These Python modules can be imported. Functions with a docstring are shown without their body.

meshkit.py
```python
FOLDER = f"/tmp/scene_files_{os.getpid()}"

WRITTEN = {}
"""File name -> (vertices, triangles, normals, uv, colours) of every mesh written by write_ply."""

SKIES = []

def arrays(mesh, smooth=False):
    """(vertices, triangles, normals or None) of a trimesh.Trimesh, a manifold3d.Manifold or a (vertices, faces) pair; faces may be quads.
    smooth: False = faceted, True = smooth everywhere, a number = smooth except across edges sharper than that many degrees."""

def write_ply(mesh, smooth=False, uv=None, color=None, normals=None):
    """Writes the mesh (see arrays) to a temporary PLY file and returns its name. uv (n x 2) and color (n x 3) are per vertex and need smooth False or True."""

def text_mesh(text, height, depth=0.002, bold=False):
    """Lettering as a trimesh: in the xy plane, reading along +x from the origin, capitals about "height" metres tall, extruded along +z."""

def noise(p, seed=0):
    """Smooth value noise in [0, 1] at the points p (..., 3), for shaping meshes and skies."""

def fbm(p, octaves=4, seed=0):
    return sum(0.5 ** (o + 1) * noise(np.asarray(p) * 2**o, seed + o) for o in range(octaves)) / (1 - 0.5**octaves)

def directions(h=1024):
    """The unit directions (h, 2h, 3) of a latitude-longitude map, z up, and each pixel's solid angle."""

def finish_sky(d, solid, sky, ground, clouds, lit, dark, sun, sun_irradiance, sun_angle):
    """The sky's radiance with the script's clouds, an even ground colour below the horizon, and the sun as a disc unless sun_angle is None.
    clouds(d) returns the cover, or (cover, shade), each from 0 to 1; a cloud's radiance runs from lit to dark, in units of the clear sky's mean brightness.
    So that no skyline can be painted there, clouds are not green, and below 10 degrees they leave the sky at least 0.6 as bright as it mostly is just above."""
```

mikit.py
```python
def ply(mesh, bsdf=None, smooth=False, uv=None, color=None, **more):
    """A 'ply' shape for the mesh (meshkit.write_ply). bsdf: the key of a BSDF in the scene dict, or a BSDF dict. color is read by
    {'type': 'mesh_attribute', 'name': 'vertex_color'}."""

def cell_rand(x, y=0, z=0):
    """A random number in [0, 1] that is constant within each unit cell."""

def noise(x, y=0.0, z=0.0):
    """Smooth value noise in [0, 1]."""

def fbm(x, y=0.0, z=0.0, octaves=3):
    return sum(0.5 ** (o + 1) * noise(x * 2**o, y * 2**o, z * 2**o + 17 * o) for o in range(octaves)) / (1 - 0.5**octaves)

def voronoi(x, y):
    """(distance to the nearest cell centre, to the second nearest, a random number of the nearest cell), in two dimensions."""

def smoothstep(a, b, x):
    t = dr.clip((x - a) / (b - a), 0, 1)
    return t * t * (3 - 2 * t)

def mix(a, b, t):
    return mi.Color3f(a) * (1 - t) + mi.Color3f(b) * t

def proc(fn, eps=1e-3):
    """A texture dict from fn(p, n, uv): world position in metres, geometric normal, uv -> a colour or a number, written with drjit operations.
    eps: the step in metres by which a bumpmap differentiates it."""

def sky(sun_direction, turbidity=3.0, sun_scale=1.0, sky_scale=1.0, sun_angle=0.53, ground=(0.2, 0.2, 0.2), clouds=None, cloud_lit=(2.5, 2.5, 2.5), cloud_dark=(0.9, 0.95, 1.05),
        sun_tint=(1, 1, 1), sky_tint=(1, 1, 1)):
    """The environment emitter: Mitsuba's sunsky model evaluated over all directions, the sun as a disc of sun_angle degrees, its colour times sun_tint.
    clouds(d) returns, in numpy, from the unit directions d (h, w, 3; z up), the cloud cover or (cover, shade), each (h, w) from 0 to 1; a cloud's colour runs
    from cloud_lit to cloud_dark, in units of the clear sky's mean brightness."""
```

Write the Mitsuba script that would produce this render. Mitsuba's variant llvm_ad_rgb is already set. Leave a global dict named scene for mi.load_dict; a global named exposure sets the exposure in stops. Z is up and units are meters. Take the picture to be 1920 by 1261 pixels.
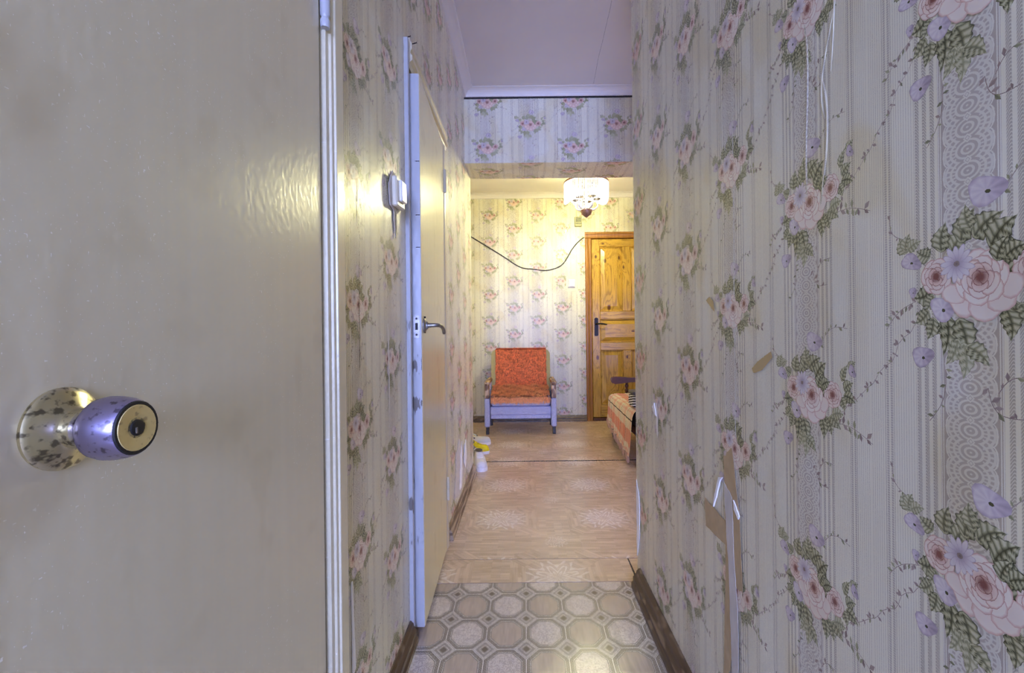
import math, random
import numpy as np, trimesh, drjit as dr, mitsuba as mi
import mikit
from mikit import noise, fbm, smoothstep, mix, cell_rand, voronoi

rng = np.random.default_rng(7)
random.seed(7)
T = mi.ScalarTransform4f
scene, labels = {}, {}

# ---------------------------------------------------------------- camera, lights, exposure
exposure = 0.2
ROLL = 0.0113
scene['camera'] = {
    'type': 'perspective', 'fov': math.degrees(2 * math.atan(960 / 860)), 'fov_axis': 'x', 'near_clip': 0.01, 'far_clip': 50.0,
    'principal_point_offset_x': -25 / 1920, 'principal_point_offset_y': 4.5 / 1261,
    'to_world': T().look_at(origin=[0, 0, 0.97], target=[0, 1, 0.97], up=[math.sin(ROLL), 0, math.cos(ROLL)])}
DAY = [15.5, 20.0, 45.0]          # daylight of the window in the room behind the camera (white balance is set for the lamp)
DAY2 = [1.0, 1.3, 4.4]         # daylight of the hall's own window, out of view to the right
LAMP = [1150.0, 1090.0, 560.0]       # chandelier bulbs
GLOW = [4.0, 3.8, 3.0]          # glow added to the chandelier's crystal rods, in place of bulb light shining through

XL, XR, YB, ZC = -0.375, 0.43, 5.09, 2.525   # left wall, right wall, back wall, ceiling

# ---------------------------------------------------------------- materials
def rgb(r, g, b):
    """sRGB 0..255 to a linear colour"""
    c = np.array([r, g, b]) / 255.0
    return [float(x) for x in np.where(c <= 0.04045, c / 12.92, ((c + 0.055) / 1.055) ** 2.4)]

def tex(c):
    return mikit.proc(c) if callable(c) else {'type': 'rgb', 'value': list(c)}

def mat(name, color, rough=0.5, metallic=0.0, spec=0.5, bump=None, bump_scale=0.001, eps=1e-3, **more):
    b = {'type': 'principled', 'base_color': tex(color), 'roughness': rough if not callable(rough) else mikit.proc(rough), 'metallic': metallic, 'specular': spec, **more}
    if bump is not None:
        b = {'type': 'bumpmap', 'arbitrary': mikit.proc(bump, eps), 'scale': bump_scale, 'bsdf': b}
    scene[name] = {'type': 'twosided', 'bsdf': b}

CREAM, TAUPE = rgb(216, 211, 184), rgb(172, 162, 144)
MAUVE, PALE = rgb(134, 122, 108), rgb(216, 213, 192)

def line(x, c, w):
    """1 on the line x = c, of half width w"""
    return 1 - smoothstep(0.6 * w, 1.3 * w, dr.abs(x - c))

def paper(p, n, uv):
    s, t = uv.x, uv.y
    x = (s - dr.floor(s / 0.265 + 0.5) * 0.265) * 1000
    y = t * 1000
    a = dr.abs(x)
    # fine pinstripes of the plain fields
    pin = smoothstep(0.62, 0.95, dr.cos(x * (2 * math.pi / 3.5)))
    col = mix(CREAM, MAUVE, 0.34 * pin)
    # three ornament rows on each side of the lace
    row = (a - 34.0) / 9.6
    k = row - dr.floor(row)
    inrows = smoothstep(33.0, 33.8, a) * (1 - smoothstep(62, 62.8, a))
    zig = dr.abs(dr.sin(y * 0.95 + 2.5 * dr.sin(k * 6.28)))
    orn = smoothstep(0.25, 0.4, k) * (1 - smoothstep(0.8, 0.93, k)) * (0.35 + 0.65 * smoothstep(0.35, 0.8, zig))
    col = mix(col, mix(CREAM, MAUVE, 0.62 * orn), inrows)
    # narrow ornament pair half way
    inb = smoothstep(94, 94.6, a) * (1 - smoothstep(108, 108.6, a))
    z2 = dr.abs(dr.sin(y * 1.1 + dr.select(a > 101, mi.Float(1.2), mi.Float(0.0))))
    b2 = line(a, 98.2, 1.9) * (0.4 + 0.6 * smoothstep(0.3, 0.8, z2)) + line(a, 104.4, 1.9) * (0.4 + 0.6 * smoothstep(0.3, 0.8, z2))
    b2 = dr.minimum(b2 + line(a, 94.6, 0.5) + line(a, 108, 0.5), 1)
    col = mix(col, mix(CREAM, MAUVE, 0.55 * b2), inb)
    # taupe band with white lines
    band = 1 - smoothstep(32.6, 33.2, a)
    wl = dr.maximum(line(a, 29.6, 0.7), line(a, 32.0, 0.7))
    inner = mix(TAUPE, PALE, 0.85 * wl)
    # lace: scallops along both sides, rings around a chain of diamonds
    cy = y / 21.0
    fy = (cy - dr.floor(cy) - 0.5) * 21.0
    edge = 22.6 + 4.6 * dr.sqrt(dr.maximum(1 - dr.square(fy / 10.5), 0))
    lace = 1 - smoothstep(0.0, 0.5, a - edge)
    rim = 1 - smoothstep(0.4, 1.0, dr.abs(a - edge + 0.9))
    fy2 = (cy + 0.5 - dr.floor(cy + 0.5) - 0.5) * 21.0
    r1 = dr.sqrt(dr.square(a * 0.86) + dr.square(fy * 1.25))
    rings = smoothstep(-0.15, 0.45, dr.cos(r1 * (2 * math.pi / 5.2)))
    ang = dr.atan2(fy * 1.3, a + 0.01)
    dots = smoothstep(0.0, 0.5, dr.cos(ang * 22.0)) * smoothstep(11.5, 12.5, a) 
    mid = 1 - smoothstep(4.2, 4.8, dr.abs(a) + dr.abs(fy2))
    mid2 = 1 - smoothstep(1.6, 2.0, dr.abs(a) + dr.abs(fy2))
    mid3 = 1 - smoothstep(2.7, 3.1, dr.abs(a) + dr.abs(fy2))
    wv = dr.maximum(rings * 0.8, dots * 0.75)
    wv = wv * (1 - mid) + mid * (0.9 - 0.75 * mid3 + 0.7 * mid2)
    wv = dr.maximum(wv, rim)
    inner = mix(inner, mix(TAUPE, PALE, 0.1 + 0.75 * wv), lace)
    col = mix(col, inner, band)
    # age: yellow blotches
    st = fbm(s * 5.0, t * 3.0, 3.0)
    st2 = smoothstep(0.56, 0.72, fbm(s * 9.0 + t * 2.0, t * 6.0, 9.0))
    col = col * (0.90 + 0.16 * st)
    col = mix(col, col * mi.Color3f(0.93, 0.88, 0.74), st2 * 0.7)
    # one round water stain high on the back wall
    rd = dr.sqrt(dr.square(p.x - 0.46) + dr.square(p.z - 2.285)) + 0.02 * noise(p.x * 40, p.z * 40, 0)
    col = mix(col, col * mi.Color3f(0.84, 0.76, 0.58), dr.select(p.y > 5.0, 1 - smoothstep(0.02, 0.055, rd), 0.0))
    # printed motifs: u is the ramp, v the shade
    v = uv.y
    ramp = lambda c0, c1, c2: dr.select(v < 0.5, mix(c0, c1, v * 2), mix(c1, c2, v * 2 - 1))
    m = ramp(rgb(226, 217, 196), rgb(202, 168, 148), rgb(120, 70, 60))
    m = dr.select(s > 20.5, ramp(rgb(206, 201, 166), rgb(146, 145, 106), rgb(62, 62, 38)), m)
    m = dr.select(s > 21.5, ramp(rgb(224, 217, 204), rgb(184, 170, 170), rgb(116, 98, 104)), m)
    m = dr.select(s > 22.5, ramp(rgb(178, 164, 146), rgb(150, 132, 118), rgb(104, 88, 78)), m)
    m = dr.select(s > 23.5, ramp(rgb(186, 164, 110), rgb(168, 142, 98), rgb(30, 25, 20)), m)
    m = dr.select(s > 24.5, ramp(rgb(236, 234, 228), rgb(196, 188, 174), rgb(150, 120, 84)), m)
    return dr.select(s > 19.0, m, col)

def paper_bump(p, n, uv):
    return fbm(p.x * 9 + 3, p.y * 14, p.z * 5, octaves=2) * 3.0 + noise(p.x * 260, p.y * 260, p.z * 220) * 0.12

mat('wallpaper', paper, 0.33, spec=0.5, bump=paper_bump, bump_scale=0.0014, eps=0.002)

def door_paint(p, n, uv):
    st = fbm(p.y * 60, p.z * 1.2, p.x * 60, octaves=3)
    bl = smoothstep(0.62, 0.78, fbm(p.y * 14, p.z * 14, 5.0))
    ch = smoothstep(0.93, 0.96, noise(p.y * 520, p.z * 430, 2.0)) * smoothstep(0.5, 0.7, noise(p.y * 9, p.z * 9, 7.0))
    low = smoothstep(0.42, 0.30, p.y) * smoothstep(0.50, 0.66, fbm(p.y * 10, p.z * 7, 1.0))
    c = mix(rgb(205, 196, 163), rgb(211, 202, 170), st)
    c = mix(c, rgb(176, 162, 124), bl * 0.18)
    c = mix(c, rgb(150, 126, 84), low * 0.35)
    return mix(c, rgb(236, 232, 220), ch * 0.8)

def brush_bump(p, n, uv):
    return 0.16 * fbm(p.y * 60, p.z * 5.0, p.x * 60, octaves=2) + 0.30 * noise(p.y * 190, p.z * 110, 1.0) + 1.0 * fbm(p.y * 6, p.z * 2.5, 2.0, octaves=2)

mat('door_paint', door_paint, 0.27, spec=0.55, bump=brush_bump, bump_scale=0.0008, eps=0.002)

def scuffed_white(p, n, uv):
    chip = smoothstep(0.62, 0.68, fbm(p.x * 90, p.y * 90, p.z * 16)) * smoothstep(0.45, 0.62, noise(p.y * 8, p.z * 5, 2))
    g = fbm(p.y * 30, p.z * 3, p.x * 30)
    return mix(mix(rgb(184, 185, 188), rgb(166, 166, 166), g), rgb(84, 72, 58), chip * 0.8)
mat('scuffed_white', scuffed_white, 0.3, bump=lambda p, n, uv: fbm(p.x * 90, p.y * 90, p.z * 20, octaves=2), bump_scale=0.0008)

def trim_paint(p, n, uv):
    g = fbm(p.y * 40, p.z * 3, p.x * 40)
    return mix(rgb(188, 178, 150), rgb(208, 198, 170), g)
mat('trim_paint', trim_paint, 0.28, spec=0.5)

def ceiling_paint(p, n, uv):
    g = fbm(p.x * 3, p.y * 3, p.z)
    cr = line(dr.abs(p.x - 0.36 - 0.03 * p.y + 0.01 * noise(p.y * 5, 0, 0)), 0.0, 0.0015)
    return mix(rgb(196, 189, 180), rgb(208, 200, 191), g) * (1 - 0.35 * cr)
mat('ceiling_paint', ceiling_paint, 0.7, spec=0.3)
mat('coving_paint', rgb(206, 199, 189), 0.6)
mat('plain_paint', rgb(205, 200, 186), 0.7)
mat('screed', rgb(60, 52, 46), 0.8)

def brown_wood(p, n, uv):
    g = fbm(p.x * 60, p.y * 5, p.z * 60, octaves=3)
    w = smoothstep(0.55, 0.75, fbm(p.x * 40, p.y * 18, p.z * 50, octaves=2))
    return mix(mix(rgb(46, 35, 26), rgb(92, 72, 52), g), rgb(150, 130, 104), w * 0.4)
mat('skirting_wood', brown_wood, 0.35)

def lamplit_skirting(p, n, uv):  # far skirting: warm lamp light put in as a lighter wood colour
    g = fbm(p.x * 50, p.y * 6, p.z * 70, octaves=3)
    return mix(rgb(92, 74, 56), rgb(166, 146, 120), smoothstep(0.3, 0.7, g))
mat('lamplit_skirting', lamplit_skirting, 0.4)

def pine(vertical, seed):
    knots = [(0.895, 1.775, .020), (1.052, 1.81, .017), (0.935, 1.255, .026), (1.10, 1.70, .014), (0.80, 0.70, .022), (1.13, 0.705, .017), (0.792, 1.82, .016), (0.872, 1.965, .014), (1.30, 1.5, .02),
             (1.20, 0.99, .016), (0.96, 0.255, .02), (1.08, 0.245, .017)]
    def fn(p, n, uv):
        x, z = p.x, p.z
        kn, warp = mi.Float(0), mi.Float(0)
        for kx, kz, kr in knots:
            d = dr.sqrt(dr.square((x - kx) * (1.0 if vertical else 0.6)) + dr.square((z - kz) * (0.6 if vertical else 1.0)))
            kn = dr.maximum(kn, 1 - smoothstep(0.45 * kr, 0.95 * kr, d))
            warp += dr.exp(-dr.square(d / (2.6 * kr))) * 0.9
        a, l = (x, z) if vertical else (z, x)
        g = fbm(a * 26 + warp + seed, l * 1.4, seed, octaves=2)
        ring = dr.sin(g * 46 + warp * 14)
        fine = fbm(a * 240, l * 8, 1.0, octaves=2)
        c = mix(rgb(186, 146, 56), rgb(132, 92, 28), 0.55 * smoothstep(0.1, 1.0, ring) + 0.25 * fine)
        c = c * (0.86 + 0.28 * fbm(x * 9, z * 3, seed))
        return mix(c, rgb(72, 34, 14), kn * 0.9)
    return fn
mat('pine_upright', pine(True, 3.0), 0.24, spec=0.55)
mat('pine_level', pine(False, 8.0), 0.24, spec=0.55)

def dark_pine(p, n, uv):
    g = fbm(p.x * 70, p.y * 30, p.z * 3, octaves=3)
    return mix(rgb(112, 72, 26), rgb(160, 108, 46), g)
mat('pine_casing', dark_pine, 0.3)

mat('mahogany', lambda p, n, uv: mix(rgb(48, 24, 20), rgb(84, 46, 34), fbm(p.x * 30, p.y * 6, p.z * 30)), 0.28)
mat('worn_wood', lambda p, n, uv: mix(rgb(104, 74, 48), rgb(196, 168, 130), smoothstep(0.4, 0.7, fbm(p.x * 60, p.y * 9, p.z * 22))), 0.45)
mat('black_wood', rgb(28, 24, 26), 0.4)
mat('dark_metal', rgb(44, 40, 40), 0.35, 0.8)
mat('steel', rgb(176, 174, 176), 0.28, 1.0)
mat('dull_steel', lambda p, n, uv: mix(rgb(120, 116, 112), rgb(180, 176, 172), fbm(p.x * 120, p.y * 120, p.z * 120)), 0.4, 0.9)
mat('white_plastic', rgb(232, 230, 224), 0.3)
mat('ivory_plastic', rgb(216, 208, 180), 0.35)
mat('old_plastic', rgb(146, 146, 110), 0.4)
mat('black', rgb(14, 13, 13), 0.6)
mat('slot_dark', rgb(72, 76, 66), 0.6)
mat('cable_black', rgb(36, 32, 30), 0.45)
mat('pale_wire', rgb(196, 182, 130), 0.5)
mat('paper_white', rgb(238, 236, 230), 0.6)
mat('paper_back', lambda p, n, uv: mix(rgb(176, 168, 154), rgb(204, 196, 184), fbm(p.x * 60, p.y * 60, p.z * 20)), 0.6)
mat('glue_brown', lambda p, n, uv: mix(rgb(158, 134, 96), rgb(188, 164, 124), fbm(p.x * 60, p.y * 60, p.z * 40)), 0.5)
mat('plaster', lambda p, n, uv: mix(rgb(176, 164, 148), rgb(210, 202, 190), fbm(p.x * 80, p.y * 80, p.z * 80)), 0.8)
mat('bronze', lambda p, n, uv: mix(rgb(120, 84, 66), rgb(176, 138, 120), fbm(p.x * 90, p.y * 90, p.z * 60)), 0.38, 0.5)
mat('lamp_white', rgb(236, 232, 220), 0.3)

def tarnish(clean, dirt, amount):
    def fn(p, n, uv):
        k = smoothstep(amount - 0.12, amount + 0.08, fbm(p.x * 260 + 4, p.y * 200, p.z * 200, octaves=3))
        return mix(clean, dirt, k * 0.75)
    return fn
mat('rosette_chrome', tarnish(rgb(206, 196, 158), rgb(66, 58, 50), 0.62), 0.24, 0.95)
mat('knob_chrome', tarnish(rgb(156, 148, 180), rgb(84, 76, 84), 0.68), 0.28, 0.95)  # blue of the reflected window is put into the base colour
mat('knob_face', tarnish(rgb(208, 186, 120), rgb(140, 118, 78), 0.70), 0.42, 0.35)

# --- linoleum
def lino_octagon(p, n, uv):
    px, py = 0.128, 0.151
    a, b = (p.x + 0.264) / px, (p.y - 1.414) / py
    fa, fb = dr.abs(a - dr.floor(a) - 0.5), dr.abs(b - dr.floor(b) - 0.5)     # 0 at the octagon's centre, 0.5 at its border
    par = dr.floor(a) + dr.floor(b)
    odd = dr.abs(par - 2 * dr.floor(par / 2)) > 0.5
    oc = dr.maximum(dr.maximum(fa, fb), (fa + fb) * 0.715)                      # octagon distance
    di = (0.5 - fa) + (0.5 - fb)                                               # diamond distance from the lattice corner
    g = fbm(p.x * 330, p.y * 330, 1.0, octaves=2)
    streak = fbm(p.x * 160, p.y * 22, 4.0, octaves=2)
    light = mix(rgb(200, 190, 180), rgb(172, 160, 150), smoothstep(0.3, 0.7, g))
    brown = mix(rgb(178, 162, 148), rgb(156, 140, 126), streak)
    c = dr.select(odd, brown, light)
    border, chain, white = rgb(140, 130, 122), rgb(72, 64, 60), rgb(226, 221, 214)
    inb = smoothstep(0.372, 0.378, oc)
    ph = dr.select(fa > fb, b, a) * 8.0
    ch = dr.abs(dr.sin(ph * 2 * math.pi)) * 0.028
    off = dr.abs(oc - 0.435)
    lk = 1 - smoothstep(0.006, 0.011, dr.abs(off - ch))
    lines = dr.maximum(line(oc, 0.385, 0.006), line(oc, 0.48, 0.005))
    bc = mix(border, chain, dr.minimum(0.65 * lk + 0.7 * lines, 1))
    bc = mix(bc, white, dr.maximum(line(oc, 0.400, 0.005), line(oc, 0.497, 0.006)) * 0.85)
    c = mix(c, bc, inb)
    ind = 1 - smoothstep(0.268, 0.274, di)
    dz = dr.abs(di - 0.185) 
    zz = 1 - smoothstep(0.006, 0.013, dr.abs(dz - 0.03 * dr.abs(dr.sin((fa - fb) * 2 * math.pi * 9))))
    dc = mix(rgb(150, 140, 132), chain, 0.5 * zz)
    dc = mix(dc, white, dr.maximum(dr.maximum(line(di, 0.262, 0.007), line(di, 0.142, 0.005)), line(di, 0.228, 0.004)))
    dc = mix(dc, rgb(92, 82, 76), 1 - smoothstep(0.088, 0.096, di))
    c = mix(c, dc, ind)
    wear = smoothstep(0.5, 0.75, fbm(p.x * 5, p.y * 5, 2.0))
    c = mix(c, rgb(178, 170, 164), wear * 0.35)
    scratch = smoothstep(0.80, 0.86, noise(p.x * 45, p.y * 6, 3.0)) * smoothstep(0.45, 0.7, noise(p.x * 4, p.y * 4, 8.0))
    return mix(c, rgb(110, 98, 92), scratch * 0.3)
mat('lino_octagon', lino_octagon, 0.26, spec=0.5, bump=lambda p, n, uv: fbm(p.x * 14, p.y * 10, 1.0, octaves=2), bump_scale=0.002, eps=0.002)

def lino_medallion(ox, oy):
    P = 0.54
    def fn(p, n, uv):
        a, b = (p.x - ox) / P, (p.y - oy) / P
        fa, fb = a - dr.floor(a + 0.5), b - dr.floor(b + 0.5)
        ga, gb = (a + 0.5) - dr.floor(a + 1.0), (b + 0.5) - dr.floor(b + 1.0)
        r = dr.sqrt(dr.square(fa) + dr.square(fb)); th = dr.atan2(fb, fa)
        r2 = dr.sqrt(dr.square(ga) + dr.square(gb)); th2 = dr.atan2(gb, ga)
        # parquet print: blocks whose strips turn with the sector
        sec = dr.maximum(dr.abs(fa), dr.abs(fb))
        diag = dr.abs(dr.abs(fa) - dr.abs(fb)) < 0.10
        ang = dr.select(diag, (fa + fb) * 0.707, dr.select(dr.abs(fa) > dr.abs(fb), fa, fb))
        lng = dr.select(diag, (fa - fb) * 0.707, dr.select(dr.abs(fa) > dr.abs(fb), fb, fa))
        ang = dr.select(sec > 0.36, fb, ang); lng = dr.select(sec > 0.36, fa, lng)
        strip = cell_rand(dr.floor(ang * 30), dr.floor(lng * 7), 5)
        grain = fbm(ang * 60, lng * 8, 3.0, octaves=2)
        c = mix(rgb(166, 140, 112), rgb(208, 184, 156), 0.15 + 0.45 * strip + 0.5 * grain)
        gl = 1 - smoothstep(0.0, 0.10, dr.abs(ang * 30 - dr.floor(ang * 30) - 0.5) * -1 + 0.5)
        c = c * (1 - 0.12 * gl)
        # lace medallions
        def med(rr, tt, R):
            q = rr / R
            out = 1 - smoothstep(0.80, 0.96, q + 0.13 * dr.cos(tt * 16))
            f = dr.sin(q * 19 + 3.4 * dr.cos(tt * 8)) + 0.5 * dr.cos(tt * 24) * smoothstep(0.3, 0.6, q)
            return out * smoothstep(0.15, 0.75, f)
        m = dr.maximum(med(r, th, 0.275), med(r2, th2, 0.115))
        haze = 0.35 * (1 - smoothstep(0.12, 0.30, r))
        c = mix(c, rgb(222, 208, 192), dr.minimum(haze + 0.62 * m, 1))
        return c * (0.9 + 0.2 * fbm(p.x * 4, p.y * 4, 6.0))
    return fn
mat('lino_hall', lino_medallion(-0.137, 2.41), 0.27, spec=0.5)
mat('lino_strip', lino_medallion(0.12, 1.83), 0.28, spec=0.5)

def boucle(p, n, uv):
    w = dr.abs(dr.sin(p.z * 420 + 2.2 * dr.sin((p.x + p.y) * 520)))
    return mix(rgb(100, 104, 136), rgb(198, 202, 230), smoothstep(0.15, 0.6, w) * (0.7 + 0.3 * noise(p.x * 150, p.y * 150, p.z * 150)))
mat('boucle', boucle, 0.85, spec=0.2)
mat('dull_green_cloth', lambda p, n, uv: mix(rgb(150, 142, 96), rgb(182, 172, 122), fbm(p.x * 160, p.y * 160, p.z * 160)), 0.85, spec=0.2)
scene['fibre'] = {'type': 'twosided', 'bsdf': {'type': 'diffuse', 'reflectance': {'type': 'mesh_attribute', 'name': 'vertex_color'}}}

def plaid(p, n, uv):
    u, v = uv.x, uv.y           # metres along the seat edge, metres down the drop
    def bands(x, per, seed):
        k = x / per
        f = k - dr.floor(k)
        o = smoothstep(0.04, 0.07, f) * (1 - smoothstep(0.36, 0.39, f)) 
        o2 = line(f, 0.52, 0.03) + line(f, 0.66, 0.03) * 0.7
        d = line(f, 0.83, 0.016)
        return o, dr.minimum(o2, 1), d
    ao, ao2, ad = bands(u, 0.21, 1)
    bo, bo2, bd = bands(v + 0.149, 0.24, 2)
    w = rgb(226, 214, 190); o = rgb(206, 80, 44); k = rgb(44, 36, 32)
    c = mix(w, o, 0.30 * ao + 0.28 * ao2)
    c = mix(c, o, 0.55 * bo + 0.35 * bo2)
    c = mix(c, k, dr.maximum(0.55 * ad, 0.9 * bd))
    th = 0.92 + 0.16 * noise(u * 700, v * 700, 0)
    return c * th
mat('plaid', plaid, 0.9, spec=0.1)
mat('tassel', rgb(214, 178, 150), 0.9, spec=0.1)
mat('stripes', lambda p, n, uv: mix(rgb(22, 22, 26), rgb(226, 222, 222), smoothstep(-0.1, 0.1, dr.sin(p.z * 330 + p.y * 60))), 0.85)
mat('grey_cloth', rgb(92, 88, 86), 0.9)
mat('shoe_white', lambda p, n, uv: mix(rgb(206, 204, 204), rgb(238, 236, 234), fbm(p.x * 50, p.y * 50, p.z * 60)), 0.55)
mat('shoe_sole', rgb(236, 234, 230), 0.5)
mat('sole_dark', rgb(60, 54, 56), 0.6)
mat('shoe_yellow', lambda p, n, uv: mix(rgb(208, 188, 14), rgb(240, 222, 30), fbm(p.x * 80, p.y * 80, p.z * 80)), 0.55)
mat('shoe_grey', lambda p, n, uv: mix(rgb(112, 108, 98), rgb(158, 152, 138), smoothstep(-0.2, 0.2, dr.sin(p.z * 520 + p.x * 120))), 0.7)
mat('clog_grey', rgb(200, 202, 200), 0.45)

# ---------------------------------------------------------------- mesh helpers
def cat(ms):
    return trimesh.util.concatenate(ms)

def cbox(x0, x1, y0, y1, z0, z1, c=0.002):
    c = min(c, (x1 - x0) / 2.5, (y1 - y0) / 2.5, (z1 - z0) / 2.5)
    pts = []
    for x, sx in ((x0, 1), (x1, -1)):
        for y, sy in ((y0, 1), (y1, -1)):
            for z, sz in ((z0, 1), (z1, -1)):
                pts += [(x + sx * c, y + sy * c, z), (x + sx * c, y, z + sz * c), (x, y + sy * c, z + sz * c)]
    return trimesh.convex.convex_hull(np.array(pts))

def box(x0, x1, y0, y1, z0, z1):
    return trimesh.creation.box(bounds=[[x0, y0, z0], [x1, y1, z1]])

def softbox(x0, x1, y0, y1, z0, z1, r=0.02, n=10):
    """a rounded cushion-like block"""
    c = np.array([(x0 + x1) / 2, (y0 + y1) / 2, (z0 + z1) / 2]); h = np.array([x1 - x0, y1 - y0, z1 - z0]) / 2
    r = min(r, *(h * 0.98))
    s = trimesh.creation.icosphere(3)
    v = s.vertices
    core = h - r
    pts = np.sign(np.where(np.abs(v) < 1e-6, 1, v)) * core + v * r
    m = trimesh.convex.convex_hull(pts)
    m.apply_translation(c)
    return m

def tube(path, r, sides=8, closed=False):
    p = np.asarray(path, float)
    r = np.broadcast_to(np.asarray(r, float), (len(p),))
    t = np.gradient(p, axis=0); t /= np.linalg.norm(t, axis=1, keepdims=True) + 1e-12
    ref = np.array([0, 0, 1.0]) if abs(t[0][2]) < 0.9 else np.array([1.0, 0, 0])
    a = np.cross(t, ref); a /= np.linalg.norm(a, axis=1, keepdims=True) + 1e-12
    b = np.cross(t, a)
    k = np.arange(sides) * 2 * np.pi / sides
    v = (p[:, None] + r[:, None, None] * (np.cos(k)[None, :, None] * a[:, None] + np.sin(k)[None, :, None] * b[:, None])).reshape(-1, 3)
    f = []
    for i in range(len(p) - 1):
        for j in range(sides):
            q = (i * sides + j, i * sides + (j + 1) % sides, (i + 1) * sides + (j + 1) % sides, (i + 1) * sides + j)
            f += [(q[0], q[1], q[2]), (q[0], q[2], q[3])]
    n0, n1 = len(v), len(v) + 1
    v = np.vstack([v, p[0], p[-1]])
    for j in range(sides):
        f += [(n0, (j + 1) % sides, j), (n1, (len(p) - 1) * sides + j, (len(p) - 1) * sides + (j + 1) % sides)]
    return trimesh.Trimesh(v, f, process=False)

def spline(pts, n=60):
    from scipy.interpolate import CubicSpline
    pts = np.asarray(pts, float)
    d = np.r_[0, np.cumsum(np.linalg.norm(np.diff(pts, axis=0), axis=1))]
    return CubicSpline(d, pts)(np.linspace(0, d[-1], n))

def lathe(profile, axis='z', at=(0, 0, 0), n=40):
    """profile: (radius, height) pairs; the axis of turning is z, or x (height along +x), or y"""
    m = trimesh.creation.revolve(np.asarray(profile, float), sections=n)
    if axis == 'x':
        m.apply_transform([[0, 0, 1, 0], [1, 0, 0, 0], [0, 1, 0, 0], [0, 0, 0, 1]])
    if axis == 'y':
        m.apply_transform([[1, 0, 0, 0], [0, 0, 1, 0], [0, -1, 0, 0], [0, 0, 0, 1]])
    m.apply_translation(at)
    return m

def prism(poly, z0, z1, to=None):
    """polygon (x, y) drawn out from z0 to z1, then sent through the 3 x 3 matrix to"""
    from shapely.geometry import Polygon
    m = trimesh.creation.extrude_polygon(Polygon(poly), z1 - z0, engine='earcut')
    m.apply_translation([0, 0, z0])
    if to is not None:
        M = np.eye(4); M[:3, :3] = to
        m.apply_transform(M)
        if np.linalg.det(M[:3, :3]) < 0:
            m.invert()
    return m

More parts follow.
